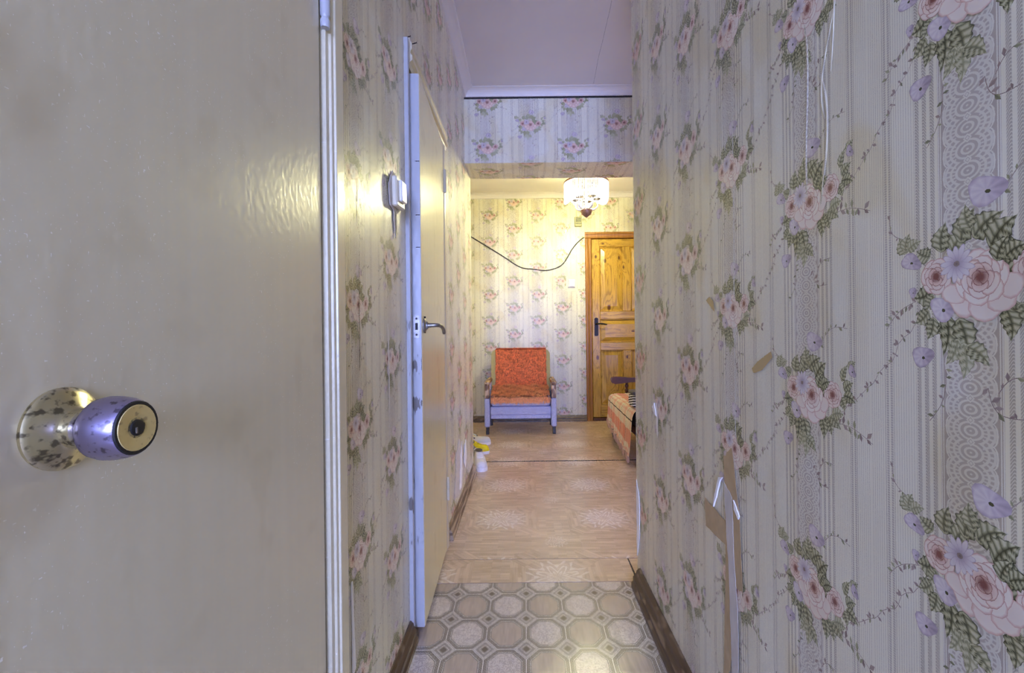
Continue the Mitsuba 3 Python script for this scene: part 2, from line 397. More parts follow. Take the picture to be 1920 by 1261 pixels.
UPX = np.array([[1, 0, 0], [0, 0, 1], [0, 1, 0]], float)      # polygon (x, z), drawn along y
ALONGY = np.array([[1, 0, 0], [0, 0, 1], [0, 1, 0]], float)
YZ_X = np.array([[0, 0, 1], [1, 0, 0], [0, 1, 0]], float)     # polygon (y, z), drawn along x

def add(key, mesh, bsdf, smooth=False, label=None, category=None, group=None, kind=None, **more):
    base, k = key, 1
    while key in scene:
        key = f'{base}_{k:03d}'; k += 1
    scene[key] = mikit.ply(mesh, bsdf, smooth=smooth, **more)
    tag(key, label, category, group, kind)
    return key

def tag(key, label=None, category=None, group=None, kind=None):
    d = {k: v for k, v in dict(label=label, category=category, group=group, kind=kind).items() if v}
    if d:
        labels[key] = {**labels.get(key, {}), **d}

# ---------------------------------------------------------------- wallpaper: the printed bunch of flowers as flat layers, its shades in uv
class Motif:
    def __init__(self):
        self.v, self.uv, self.f, self.lay, self.n, self.k = [], [], [], [], 0, 0
    def put(self, pts, ramp, val, faces, up=True):
        pts = np.asarray(pts, float)
        self.v.append(pts); self.uv.append(np.c_[np.full(len(pts), 20.0 + ramp), np.clip(val, 0, 1)])
        self.f.append(np.asarray(faces) + self.n); self.n += len(pts)
        self.k += up
        self.lay.append(np.full(len(pts), self.k))
    def done(self):
        return np.vstack(self.v), np.vstack(self.uv), np.vstack(self.f), np.concatenate(self.lay).astype(float)

def grid_faces(a, b):
    f = []
    for i in range(a - 1):
        for j in range(b - 1):
            q = i * b + j
            f += [(q, q + b, q + b + 1), (q, q + b + 1, q + 1)]
    return f

ROSE, LEAF, LILAC, TWIG, STAIN, TORN = range(6)

def leaf(M, x, y, L, W, deg, dark=0.6, hi=True, R=random):
    nl, nw = (21, 9) if hi else (4, 3)
    t = np.linspace(0, 1, nl)[:, None]; w = np.linspace(-1, 1, nw)[None, :]
    half = W * np.sin(np.pi * np.clip(t, 0, 1) ** 0.72) * (1.12 - 0.2 * t)
    if hi:
        half = half * (1 + 0.12 * np.cos(np.arange(nl) * np.pi / 2)[:, None])
    px = t * L + 0 * w; py = w * half + 0.10 * L * np.sin(t * 3.0)
    px = px + np.abs(w) * -0.06 * L
    val = dark * 0.55 + 0 * t * w
    if hi:
        ph = np.arange(nl)[:, None] - 0.9 * np.abs(np.arange(nw) - nw // 2)[None, :]
        vein = 0.5 + 0.5 * np.cos(ph * np.pi * 0.5 - 0.6)
        val = dark * (0.02 + 1.0 * vein ** 2.2) * (0.7 + 0.55 * (w < 0)) + 0.05 + 0.25 * dark * (1 - t)
        val[:, nw // 2] = dark * 1.1
        val[:, [0, -1]] = dark * 1.2
    a = np.radians(deg); c, s = np.cos(a), np.sin(a)
    pts = np.c_[(x + px * c - py * s).ravel(), (y + px * s + py * c).ravel()]
    M.put(pts, LEAF, val.ravel(), grid_faces(nl, nw))

def petal(M, ramp, cx, cy, x, y, rx, ry, deg, rim, lo, deep, spread, hi=True, wav=0.0):
    """a rounded petal with a dark rim, darker towards the flower's middle (cx, cy)"""
    na = (18 if wav > 0.1 else 12) if hi else 6
    rr = (0.0, 0.5, 0.80, 1.0) if hi else (0.0, 1.0)
    a = np.radians(deg); c, s = np.cos(a), np.sin(a)
    pts, val = [(x, y)], []
    d = lambda q: lo + deep * math.exp(-(math.hypot(q[0] - cx, q[1] - cy) / spread) ** 2)
    val.append(d((x, y)))
    for r in rr[1:]:
        for k in range(na):
            th = 2 * np.pi * k / na
            q = r * (1 + (wav * math.sin(3 * th + deg) if r > 0.9 else 0))
            lx, ly = rx * q * math.cos(th), ry * q * math.sin(th)
            p = (x + lx * c - ly * s, y + lx * s + ly * c)
            pts.append(p)
            val.append((max(d(p), rim) if r == 1.0 else d(p)) + (0.16 * (k % 2) if wav > 0.1 and r > 0.3 else 0))
    f = [(0, 1 + k, 1 + (k + 1) % na) for k in range(na)]
    for i in range(len(rr) - 2):
        for k in range(na):
            q0, q1 = 1 + i * na + k, 1 + i * na + (k + 1) % na
            f += [(q0, q0 + na, q1 + na), (q0, q1 + na, q1)]
    M.put(pts, ramp, np.array(val), f)

def rose(M, x, y, R, deg, tone=0.0, hi=True):
    lay = ((7, 0.62, 0.46, 0.02, 0.62), (6, 0.42, 0.40, 0.06, 0.72), (5, 0.27, 0.30, 0.16, 0.85), (4, 0.14, 0.20, 0.35, 1.0)) if hi else ((5, 0.5, 0.5, 0.15, 0.5), (3, 0.25, 0.3, 0.3, 0.6))
    for i, (n, dist, rad, lo, rim) in enumerate(lay):
        for k in range(n):
            th = np.radians(deg + 360 * (k * (2 if n % 2 else 1) % n if hi else k) / n + 25 * i)
            px, py = x + R * dist * math.cos(th), y + R * dist * math.sin(th)
            petal(M, ROSE, x, y, px, py, R * rad * 0.86, R * rad * 1.1, math.degrees(th), rim + tone, lo + tone, 0.85, R * (0.42 - 0.06 * i), hi, 0.08)
    if hi:
        petal(M, ROSE, x, y, x, y, R * 0.09, R * 0.09, 0, 1, 0.9, 0.1, R, False)

def daisy(M, x, y, R, hi=True):
    n = 13 if hi else 7
    for k in range(n):
        th = 2 * np.pi * k / n + 0.2
        r = R * (0.9 + 0.2 * ((k * 7) % 5) / 5)
        petal(M, LILAC, x, y, x + 0.55 * r * math.cos(th), y + 0.55 * r * math.sin(th), r * 0.46, R * (0.17 if hi else 0.3), math.degrees(th), 0.62, 0.14, 0.55, R * 0.5, hi)
    petal(M, TWIG, x, y, x, y, R * 0.17, R * 0.15, 0, 0.9, 0.5, 0.4, R * 0.1, hi)

def bell(M, x, y, rx, ry, deg, tone=0.1, hi=True):
    petal(M, LILAC, x + rx * 0.9, y, x, y, rx, ry, deg, 0.40 + tone, 0.02 + tone, 0.42, rx * 0.9, hi, 0.13)
    petal(M, LEAF, x, y, x + 0.1 * rx, y - 0.1 * ry, rx * 0.16, ry * 0.14, deg, 1, 0.95, 0, 1, False)

def sprig(M, path, n, size, tone=0.45, hi=True, R=None):
    """a thin twig with tiny leaves"""
    R = R or random.Random(3)
    p = np.asarray(path, float)
    t = np.gradient(p, axis=0); t /= np.linalg.norm(t, axis=1, keepdims=True)
    nn = np.c_[-t[:, 1], t[:, 0]] * 0.38
    v = np.vstack([p + nn, p - nn]); m = len(p)
    M.put(v, TWIG, np.full(2 * m, tone), [f for i in range(m - 1) for f in ((i, i + m, i + m + 1), (i, i + m + 1, i + 1))])
    up = True
    for k in range(n):
        q = p[int((k + 0.5) / n * (m - 1))]; d = t[int((k + 0.5) / n * (m - 1))]
        a = math.atan2(d[1], d[0]) + R.choice((-1, 1)) * R.uniform(0.2, 1.9)
        l = size * R.uniform(0.6, 1.2); w = l * 0.26
        c, s = math.cos(a), math.sin(a)
        quad = [(q[0], q[1]), (q[0] + 0.5 * l * c - w * s, q[1] + 0.5 * l * s + w * c), (q[0] + l * c, q[1] + l * s), (q[0] + 0.5 * l * c + w * s, q[1] + 0.5 * l * s - w * c)]
        M.put(quad, TWIG if R.random() < 0.5 else LEAF, np.array([0.7, 0.3, 0.6, 0.5]) * R.uniform(0.7, 1.3), [(0, 1, 2), (0, 2, 3)], up)
        up = False

def arc(p0, p1, bend, n=9):
    p0, p1 = np.array(p0, float), np.array(p1, float)
    t = np.linspace(0, 1, n)[:, None]
    d = p1 - p0
    return p0 + t * d + np.array([-d[1], d[0]]) * bend * np.sin(np.pi * t)

def bunch(hi):
    R = random.Random(11)
    M = Motif()
    S = lambda *a: sprig(M, *a, hi=hi, R=R)
    # twigs and trailing vines
    S(arc((-46, -46), (-200, -188), 0.06, 20) + np.c_[2.5 * np.sin(np.arange(20) * 1.3), 2.5 * np.cos(np.arange(20) * 1.7)], 44 if hi else 12, 7.0, 0.3)
    S(arc((-50, -32), (-92, -62), -0.1), 12 if hi else 4, 8.0)
    S(arc((58, -50), (148, -60), 0.1), 16 if hi else 5, 11.0)
    S(arc((-62, 38), (-86, 72), 0.25), 5 if hi else 2, 7.0)
    S(arc((-14, -104), (-34, -160), 0.12), 7 if hi else 2, 7.0, 0.6)
    S(arc((30, -118), (62, -142), -0.3), 6 if hi else 2, 9.0, 0.6)
    S(arc((40, -122), (70, -106), 0.2), 4 if hi else 1, 9.0, 0.6)
    S(arc((46, 62), (104, 84), 0.2), 8 if hi else 2, 8.0, 0.35)
    # leaves
    for a in ((-62, 24, 22, 9, 118, .7), (-64, 26, 20, 8, 70, .6), (-60, 26, 20, 7, 20, .55), (-18, 18, 30, 11, 78, .8), (-6, 16, 26, 10, 40, .75), (-32, 14, 20, 9, 150, .75), (4, 24, 34, 12, 62, .8), (18, 26, 34, 12, 30, .85),
              (14, 34, 26, 9, 100, .7), (34, 14, 34, 13, 42, .95), (36, 2, 34, 12, 8, 1.0), (44, -10, 28, 10, -30, 1.0), (96, 2, 22, 8, 30, .8), (96, -6, 24, 9, -20, .95), (88, -10, 20, 8, -62, .8), (92, 14, 26, 6, 62, .7),
              (106, 30, 18, 6, 40, .7), (-30, -24, 24, 12, 190, .95), (-28, -28, 18, 9, 235, .7), (-34, -44, 22, 9, 215, .75), (-28, -52, 24, 9, 250, .8), (-18, -56, 26, 9, 285, .8), (-12, -50, 42, 10, 262, .95), (2, -54, 38, 12, 278, .85),
              (0, -74, 30, 8, 240, .55), (6, -78, 36, 9, 268, .5), (10, -80, 30, 9, 320, .7), (56, -40, 24, 9, 250, .8), (60, -42, 26, 10, 290, .75), (66, -40, 28, 10, 328, .7), (72, -36, 24, 10, 8, .6), (48, -46, 30, 9, 276, .85)):
        leaf(M, *a, hi=hi)
    # lilac bells
    bell(M, -56, 12, 9, 14, 70, 0.2, hi); bell(M, 30, 66, 19, 14, -12, 0.12, hi); bell(M, -17, -42, 12, 15, 60, 0.12, hi); bell(M, -42, -92, 11, 14, 100, 0.2, hi)
    bell(M, 112, 28, 6, 9, 30, 0.3, hi); bell(M, -54, -22, 5, 6, 0, 0.25, hi)
    # roses and the daisy
    rose(M, -24, -8, 19, 20, 0.1, hi); rose(M, 72, -8, 19, 50, 0.1, hi)
    for q in ((6, -36, 14, 17, 40), (28, -44, 17, 12, 0), (44, -36, 14, 12, 30), (-4, -28, 10, 14, 70), (52, -24, 12, 12, 0)):
        petal(M, ROSE, 22, -14, *q, 0.55, 0.08, 0.35, 22, hi, 0.08)
    rose(M, 24, -14, 27, 0, 0.0, hi)
    daisy(M, 0, 2, 19, hi)
    leaf(M, 40, 0, 24, 9, 60, 0.95, hi); leaf(M, 48, 2, 22, 9, 20, 1.0, hi)
    return M.done()

BUNCH = {True: bunch(True), False: bunch(False)}

def blotch(pts, ramp, val):
    pts = np.asarray(pts, float)
    return pts, np.c_[np.full(len(pts), 20.0 + ramp), np.full(len(pts), float(val))]

def papered_wall(key, origin, sdir, normal, rects, thick, first, rowz, pitch, drop, near=None, extra=(), ridges=(), tdir=(0, 0, 1), **tags):
    """A wall of boxes over rects (s0, s1, z0, z1); s runs along sdir, which is to the right for whoever looks at the wall. The paper's columns stand at
    first + k pitch, its rows at rowz + k drop, every other column half a drop lower. near: (s, reach) where the print is built in full."""
    origin, sdir, normal, tdir = (np.asarray(a, float) for a in (origin, sdir, normal, tdir))
    V, UV, F, n = [], [], [], 0
    def put(s, z, off, uv, f):
        nonlocal n
        s, z = np.asarray(s, float), np.asarray(z, float)
        V.append(origin + s[:, None] * sdir + z[:, None] * tdir + np.broadcast_to(off, s.shape)[:, None] * normal)
        UV.append(uv); F.append(np.asarray(f) + n); n += len(s)
    bg = lambda s, z: np.c_[(np.asarray(s) - first) / pitch * 0.265, np.asarray(z)]
    for s0, s1, z0, z1 in rects:
        s = np.array([s0, s1, s1, s0] * 2); z = np.array([z0, z0, z1, z1] * 2); off = np.array([0.0] * 4 + [-thick] * 4)
        put(s, z, off, bg(s, z), [(0, 1, 2), (0, 2, 3), (5, 4, 7), (5, 7, 6), (0, 4, 5), (0, 5, 1), (1, 5, 6), (1, 6, 2), (2, 6, 7), (2, 7, 3), (3, 7, 4), (3, 4, 0)])
    smin, smax = min(r[0] for r in rects), max(r[1] for r in rects)
    for k in range(math.floor((smin - first) / pitch) - 1, math.ceil((smax - first) / pitch) + 2):
        for j in range(-25, 14):
            cs = first + k * pitch + 0.008 * 0; cz = rowz + j * drop - (drop / 2 if k % 2 else 0)
            if cz < min(r[2] for r in rects) - 0.25 or cz > max(r[3] for r in rects) + 0.25:
                continue
            hi = near is not None and abs(cs - near[0]) < near[1]
            v, uv, f, lay = BUNCH[hi]
            s, z = cs + (v[:, 0] - 12) * 0.001 * pitch / 0.265, cz + v[:, 1] * 0.001 * drop / 0.29
            for s0, s1, z0, z1 in rects:
                ins = (s > s0) & (s < s1) & (z > z0) & (z < z1)
                keep = ins[f].sum(1) >= 2
                if not keep.any():
                    continue
                used, inv = np.unique(f[keep], return_inverse=True)
                put(np.clip(s[used], s0, s1), np.clip(z[used], z0, z1), 0.00012 + 0.000005 * lay[used], uv[used], inv.reshape(-1, 3))
    for pts, ramp, val in extra:            # stains and slits, flat
        pts = np.asarray(pts, float); m = len(pts)
        c = pts.mean(0)
        put(np.r_[pts[:, 0], c[0]], np.r_[pts[:, 1], c[1]], 0.0022, np.c_[np.full(m + 1, 20.0 + ramp), np.r_[np.full(m, val), val]], [(m, i, (i + 1) % m) for i in range(m)])
    for path, w, h in ridges:               # creases of the paper
        p = spline(path, 40); t = np.gradient(p, axis=0); t /= np.linalg.norm(t, axis=1, keepdims=True)
        nn = np.c_[-t[:, 1], t[:, 0]]
        prof = np.linspace(-1, 1, 7)
        env = np.sin(np.pi * np.linspace(0.02, 0.98, 40)) ** 0.4
        ss = (p[:, None, 0] + nn[:, None, 0] * w * prof); zz = (p[:, None, 1] + nn[:, None, 1] * w * prof)
        oo = 0.0003 + h * np.cos(prof * np.pi / 2)[None, :] * env[:, None]
        put(ss.ravel(), zz.ravel(), oo.ravel(), bg(ss.ravel(), zz.ravel()), grid_faces(40, 7))
    v, f = np.vstack(V), np.vstack(F)
    fn = np.cross(v[f[:, 1]] - v[f[:, 0]], v[f[:, 2]] - v[f[:, 0]])
    flat = np.arange(len(f)) >= 12 * len(rects)
    flip = flat & (fn @ normal < 0)
    f[flip] = f[flip][:, ::-1]
    return add(key, (v, f), 'wallpaper', smooth=False, uv=np.vstack(UV), **tags)

STRUCT = dict(kind='structure')
# ---------------------------------------------------------------- the setting
DOOR1 = (0.105, 0.852)      # y range of the opening of the near door
DOOR2 = (1.478, 2.040)
papered_wall('wall_left', (XL, 0, 0), (0, 1, 0), (1, 0, 0),
    [(-0.45, DOOR1[0], 0, ZC), (DOOR1[0], DOOR1[1], 1.86, ZC), (DOOR1[1], DOOR2[0], 0, ZC), (DOOR2[0], DOOR2[1], 1.842, ZC), (DOOR2[1], 3.23, 0, ZC)], 0.10,
    1.018, 1.053, 0.262, 0.276, near=(1.1, 0.7),
    extra=[([(1.030, 0.885), (1.0325, 0.90), (1.0335, 1.03), (1.0345, 1.19), (1.0315, 1.10), (1.0295, 0.95)], STAIN, 1.0), ([(1.031, 0.72), (1.0325, 0.80), (1.031, 0.86), (1.0298, 0.80)], STAIN, 0.9), ([(1.031, 1.20), (1.034, 1.22), (1.0345, 1.30), (1.033, 1.37), (1.0312, 1.28)], STAIN, 1.0),
           ([(1.242, 1.005), (1.250, 1.0), (1.256, 0.86), (1.252, 0.70), (1.247, 0.82)], TORN, 0.25)], **STRUCT)
papered_wall('wall_right', (XR, 0, 0), (0, -1, 0), (-1, 0, 0), [(-1.80, 0.45, 0, ZC)], 0.10, -0.444, 1.033, 0.257, 0.290, near=(-0.75, 0.95),
    extra=[([(-1.085, 1.045), (-1.065, 1.052), (-1.043, 1.04), (-1.035, 1.015), (-1.045, 1.02), (-1.06, 1.03)], STAIN, 0.25),
           ([(-0.868, 0.90), (-0.845, 0.915), (-0.80, 0.935), (-0.795, 0.925), (-0.83, 0.90), (-0.86, 0.892)], STAIN, 0.2),
           ([(-1.52, 0.735), (-1.50, 0.742), (-1.488, 0.69), (-1.495, 0.62), (-1.512, 0.65)], TORN, 0.1)],
    ridges=[([(-0.698, 1.44), (-0.692, 1.34), (-0.697, 1.25), (-0.694, 1.16)], 0.003, 0.0010), ([(-0.628, 1.425), (-0.651, 1.36), (-0.660, 1.30), (-0.652, 1.27)], 0.0025, 0.0008),
            ([(-0.664, 1.34), (-0.648, 1.26), (-0.655, 1.20), (-0.664, 1.15)], 0.003, 0.0010), ([(-0.630, 1.46), (-0.632, 1.40), (-0.640, 1.33)], 0.002, 0.0008),
            ([(-0.943, 1.75), (-0.941, 1.35), (-0.943, 0.9), (-0.940, 0.45)], 0.0016, 0.0005), ([(-1.40, 1.0), (-1.402, 0.7), (-1.405, 0.3)], 0.002, 0.0006)], **STRUCT)
papered_wall('wall_back', (0, YB, 0), (1, 0, 0), (0, -1, 0), [(-0.95, 0.735, 0, ZC), (0.735, 1.555, 2.03, ZC), (1.555, 2.2, 0, ZC)], 0.10, -0.125, 2.152, 0.268, 0.292,
    extra=[([(0.448, 2.105), (0.458, 2.122), (0.474, 2.118), (0.47, 2.095), (0.455, 2.08)], TORN, 0.0)], **STRUCT)
papered_wall('wall_lintel', (0, 2.93, 0), (1, 0, 0), (0, -1, 0), [(XL, 2.2, 2.066, ZC)], 0.30, -0.24, 2.176, 0.275, 0.29,
    extra=[([(0.218, 2.07), (0.2205, 2.07), (0.2205, 2.47), (0.218, 2.47)], TWIG, 0.6)], near=(0, 0.01), **STRUCT)
papered_wall('wall_hall_left', (-0.95, 0, 0), (0, 1, 0), (1, 0, 0), [(3.23, YB, 0, ZC)], 0.08, 3.4, 1.0, 0.265, 0.29, **STRUCT)
papered_wall('wall_hall_right', (2.2, 0, 0), (0, -1, 0), (-1, 0, 0), [(-YB, -1.62, 0, ZC)], 0.08, -3.4, 1.0, 0.265, 0.29, **STRUCT)
papered_wall('wall_hall_front', (0, 1.70, 0), (-1, 0, 0), (0, 1, 0), [(-2.2, -1.95, 0, ZC), (-1.95, -0.75, 0, 0.30), (-1.95, -0.75, 1.60, ZC), (-0.75, -0.53, 0, ZC)], 0.08, -1.2, 1.0, 0.265, 0.29, **STRUCT)
papered_wall('wall_hall_return', (0, 3.235, 0), (-1, 0, 0), (0, 1, 0), [(0.475, 0.95, 0, ZC)], 0.08, 0.7, 1.0, 0.265, 0.29, **STRUCT)
add('wall_lintel__top_joint', box(XL + 0.001, 2.199, 2.9235, 2.9298, 2.4735, 2.4815), 'black', label='dark line between paper and cove')
# the lintel's underside carries the same paper
papered_wall('wall_lintel__underside_paper', (0, 0, 2.0645), (1, 0, 0), (0, 0, -1), [(XL + 0.001, 2.199, -3.228, -2.932)], 0.0014, -0.24, -3.07, 0.275, 0.29, tdir=(0, -1, 0))

# the room behind the camera, with its window
add('wall_rear', cat([box(-1.7, -0.85, -3.1, -3.0, 0, ZC), box(0.75, 1.7, -3.1, -3.0, 0, ZC), box(-0.85, 0.75, -3.1, -3.0, 0, 0.85), box(-0.85, 0.75, -3.1, -3.0, 2.25, ZC)]), 'plain_paint', **STRUCT)
add('wall_rear_left', box(-1.8, -1.7, -3.1, -0.45, 0, ZC), 'plain_paint', **STRUCT)
add('wall_rear_right', box(1.7, 1.8, -3.1, -0.45, 0, ZC), 'plain_paint', **STRUCT)
add('wall_rear_front', cat([box(-1.7, XL - 0.1, -0.45, -0.37, 0, ZC), box(XR + 0.1, 1.7, -0.45, -0.37, 0, ZC)]), 'plain_paint', **STRUCT)
add('window_1', cat([box(-0.85, -0.79, -3.08, -3.02, 0.85, 2.25), box(0.69, 0.75, -3.08, -3.02, 0.85, 2.25), box(-0.79, 0.69, -3.08, -3.02, 0.85, 0.91), box(-0.79, 0.69, -3.08, -3.02, 2.19, 2.25),
                      box(-0.08, -0.02, -3.08, -3.02, 0.91, 2.19)]), 'scuffed_white', **STRUCT)
pane = trimesh.Trimesh([(-0.79, -3.05, 0.91), (0.69, -3.05, 0.91), (0.69, -3.05, 2.19), (-0.79, -3.05, 2.19)], [(0, 2, 1), (0, 3, 2)], process=False)
scene['window_1__pane'] = {**mikit.ply(pane, 'white_plastic'), 'emitter': {'type': 'area', 'radiance': {'type': 'rgb', 'value': DAY}, 'sampling_weight': 6.0}}

add('window_2', cat([box(0.75, 0.80, 1.63, 1.69, 0.30, 1.6), box(1.90, 1.95, 1.63, 1.69, 0.30, 1.6), box(0.80, 1.90, 1.63, 1.69, 0.30, 0.35), box(0.80, 1.90, 1.63, 1.69, 1.55, 1.6), box(1.33, 1.37, 1.63, 1.69, 0.35, 1.55)]), 'scuffed_white', **STRUCT)
pane2 = trimesh.Trimesh([(0.80, 1.66, 0.35), (1.90, 1.66, 0.35), (1.90, 1.66, 1.55), (0.80, 1.66, 1.55)], [(0, 2, 1), (0, 3, 2)], process=False)
scene['window_2__pane'] = {**mikit.ply(pane2, 'white_plastic'), 'emitter': {'type': 'area', 'radiance': {'type': 'rgb', 'value': DAY2}, 'sampling_weight': 3.0}}

add('ceiling', box(-1.8, 2.28, -3.1, YB + 0.1, ZC, ZC + 0.1), 'ceiling_paint', **STRUCT)

def coving(key, a, b, inward, z0):
    """a cove strip from a to b (x, y), its profile bulging towards inward"""
    a, b, w = np.array(a, float), np.array(b, float), np.array(inward, float)
    h = ZC - z0
    prof = [(0, 0), (0.012, 0)] + [(0.012 + 0.045 * (1 - math.cos(t)), h * 0.92 * math.sin(t)) for t in np.linspace(0.1, math.pi / 2, 6)] + [(0.062, h), (0, h)]
    V = [[p[0] + w[0] * q, p[1] + w[1] * q, z0 + zz] for p in (a, b) for q, zz in prof]
    n = len(prof); F = []
    for i in range(n):
        j = (i + 1) % n
        F += [(i, j, n + j), (i, n + j, n + i)]
    F += [(0, i + 1, i) for i in range(1, n - 1)] + [(n, n + i, n + i + 1) for i in range(1, n - 1)]
    m = trimesh.Trimesh(V, F, process=False); trimesh.repair.fix_normals(m)
    add(key, m, 'coving_paint', **STRUCT)
coving('trim_1', (XL, -0.37), (XL, 2.93), (1, 0), 2.482)
coving('trim_2', (XL, 2.93), (2.2, 2.93), (0, -1), 2.482)
coving('trim_3', (-0.95, YB), (2.2, YB), (0, -1), 2.472)
coving('trim_4', (XR, 1.80), (XR, -0.37), (-1, 0), 2.482)

# floor: screed with linoleum sheets laid on it
add('floor', box(-1.8, 2.28, -3.1, YB + 0.1, -0.10, -0.003), 'screed', **STRUCT)
def sheet(poly, z1, m):
    add('floor__linoleum_sheet', prism(poly, -0.003, z1), m)
gapw = 0.004
sheet([(XL, -3.0), (1.6, -3.0), (1.6, -0.45), (XR, -0.45), (XR, 1.79), (XL, 1.79)], 0.0, 'lino_octagon')
labels['floor__linoleum_sheet'] = {'label': 'grey linoleum printed with octagons and chain borders'}
sheet([(XL, 1.79 + 0.003), (0.424, 1.79 + 0.003), (0.428, 1.977), (XL, 1.977)], 0.0004, 'lino_strip')
sheet([(XL, 1.977 + gapw), (2.2, 1.977 + gapw), (2.2, 3.50), (0.2, 3.494), (-0.95, 3.485), (-0.95, 3.23), (XL, 3.23)], 0.0, 'lino_hall')
sheet([(-0.95, 3.485 + 0.012), (0.2, 3.494 + 0.012), (2.2, 3.50 + 0.012), (2.2, YB), (-0.95, YB)], 0.0004, 'lino_hall')
sheet([(0.434, 1.70), (2.2, 1.70), (2.2, 1.977), (0.434, 1.977)], -0.0006, 'lino_strip')

seam = prism([(-0.95, 3.4845), (0.2, 3.4935), (2.2, 3.4995), (2.2, 3.5125), (0.2, 3.5065), (-0.95, 3.4975)], -0.0029, 0.0018)
add('floor__seam_strip', seam, 'dark_metal', label='dark metal strip over the joint of two sheets')
def baseboard(key, profile, y0, y1, side, m_='skirting_wood'):
    """profile (distance from the wall, z), running along y"""
    x = XL if side > 0 else XR
    poly = [(x + side * d, z) for d, z in profile]
    m = prism(poly, y0, y1, UPX)
    trimesh.repair.fix_normals(m)
    add(key, m, m_, **STRUCT)
BB = [(0, 0), (0.026, 0), (0.026, 0.016), (0.021, 0.022), (0.021, 0.040), (0.013, 0.052), (0.011, 0.060), (0.004, 0.068), (0, 0.068)]
baseboard('baseboard_left', BB, DOOR1[1] + 0.065, 1.451, 1)
baseboard('baseboard_left_far', BB, 2.160, 3.21, 1, 'lamplit_skirting')
baseboard('baseboard_right', [(0, 0), (0.036, 0), (0.036, 0.018), (0.030, 0.024), (0.030, 0.040), (0.020, 0.050), (0.016, 0.062), (0.006, 0.072), (0, 0.072)], -0.40, 1.752, -1)
def baseboard_back(key, x0, x1):
    m = prism([(YB - d, z) for d, z in BB], x0, x1, YZ_X)
    trimesh.repair.fix_normals(m)
    add(key, m, 'skirting_wood', **STRUCT)
baseboard_back('baseboard_back', -0.95, 0.672)
baseboard_back('baseboard_back_right', 1.62, 2.2)

# ---------------------------------------------------------------- near door (shut, in the left wall) with its casing
def moulding(x_prof, y0, y1, z0, z1, flip=False):
    """upright casing: x_prof (fraction of the width, how far it stands out of the wall)"""
    w = y1 - y0
    pts = [(XL - 0.02, y0)] + [(XL + d, y0 + f * w) for f, d in x_prof] + [(XL - 0.02, y1)]
    m = prism(pts, z0, z1); trimesh.repair.fix_normals(m)
    return m
CAS = [(f / 0.063, d) for f, d in ((0, 0.003), (0.0005, 0.0092), (0.002, 0.0098), (0.0125, 0.0098), (0.014, 0.0138), (0.0155, 0.0146), (0.0235, 0.0146), (0.0245, 0.0178), (0.026, 0.0186), (0.060, 0.0180), (0.063, 0.0160))]
add('trim_5', moulding(CAS, DOOR1[1], DOOR1[1] + 0.063, 0, 1.93), 'door_paint', **STRUCT)
add('trim_5_top', cbox(XL - 0.02, XL + 0.014, DOOR1[0] - 0.07, DOOR1[1] - 0.001, 1.862, 1.93), 'door_paint', **STRUCT)
add('trim_5_left', cbox(XL - 0.02, XL + 0.014, DOOR1[0] - 0.07, DOOR1[0] - 0.001, 0.0, 1.860), 'door_paint', **STRUCT)
leaf1 = cbox(XL - 0.032, XL + 0.004, DOOR1[0] + 0.006, DOOR1[1] - 0.0105, 0.012, 1.852, 0.004)
add('door_1', leaf1, 'door_paint', **STRUCT)
labels['door_1']['label'] = 'cream gloss-painted flush door at the left with a round chrome knob'
hz = 1.54
add('door_1__hinge', cat([lathe([(0, 0), (0.0075, 0), (0.0088, 0.004), (0.0088, 0.014), (0.0068, 0.017), (0.0068, 0.020), (0.0090, 0.023), (0.0090, 0.098), (0.006, 0.106), (0, 0.108)], at=(XL + 0.011, DOOR1[1] - 0.003, hz), n=20)]), 'scuffed_white', smooth=40)
add('door_1__hinge', cat([lathe([(0, 0), (0.0075, 0), (0.0088, 0.004), (0.0088, 0.045), (0.0068, 0.048), (0.0090, 0.053), (0.0090, 0.098), (0.006, 0.106), (0, 0.108)], at=(XL + 0.011, DOOR1[1] - 0.003, 0.22), n=20)]), 'scuffed_white', smooth=40)
ky, kz, k0 = 0.366, 0.899, XL + 0.004
def xsq(m):
    m.vertices[:, 0] = k0 + (m.vertices[:, 0] - k0) * 0.91
    return m
add('door_1__knob', xsq(lathe([(0, 0.024), (0.0130, 0.024), (0.0135, 0.0285), (0.0150, 0.0300), (0.0200, 0.0315), (0.0236, 0.0360), (0.0252, 0.043), (0.0252, 0.050), (0.0240, 0.058), (0.0222, 0.0642), (0.0214, 0.0655), (0, 0.0655)], 'x', (k0, ky, kz), 64)),
    'knob_chrome', smooth=35, label='tarnished chrome door knob with the window blue put into its colour')
add('door_1__knob__rosette', xsq(lathe([(0, 0.0), (0.0325, 0.0), (0.0328, 0.003), (0.0312, 0.005), (0.0290, 0.0062), (0.0180, 0.0120), (0.0158, 0.0140), (0.0156, 0.0225), (0.0140, 0.0238), (0, 0.0238)], 'x', (k0, ky, kz), 64)), 'rosette_chrome', smooth=30, label='brassy round back plate')
add('door_1__knob__neck_gap', xsq(lathe([(0, 0.02375), (0.0118, 0.02375), (0.0118, 0.0245), (0, 0.0245)], 'x', (k0, ky, kz), 40)), 'black')
add('door_1__knob__face_ring', xsq(lathe([(0.0, 0.0655), (0.0213, 0.0655), (0.0205, 0.0668), (0.0185, 0.0668), (0.0182, 0.0662), (0, 0.0662)], 'x', (k0, ky, kz), 56)), 'black', smooth=30)
add('door_1__knob__face', xsq(lathe([(0, 0.0662), (0.0186, 0.0662), (0.0180, 0.0672), (0.0085, 0.0664), (0.0070, 0.0655), (0, 0.0655)], 'x', (k0, ky, kz), 56)), 'knob_face', smooth=30, label='yellowed round face of the knob')
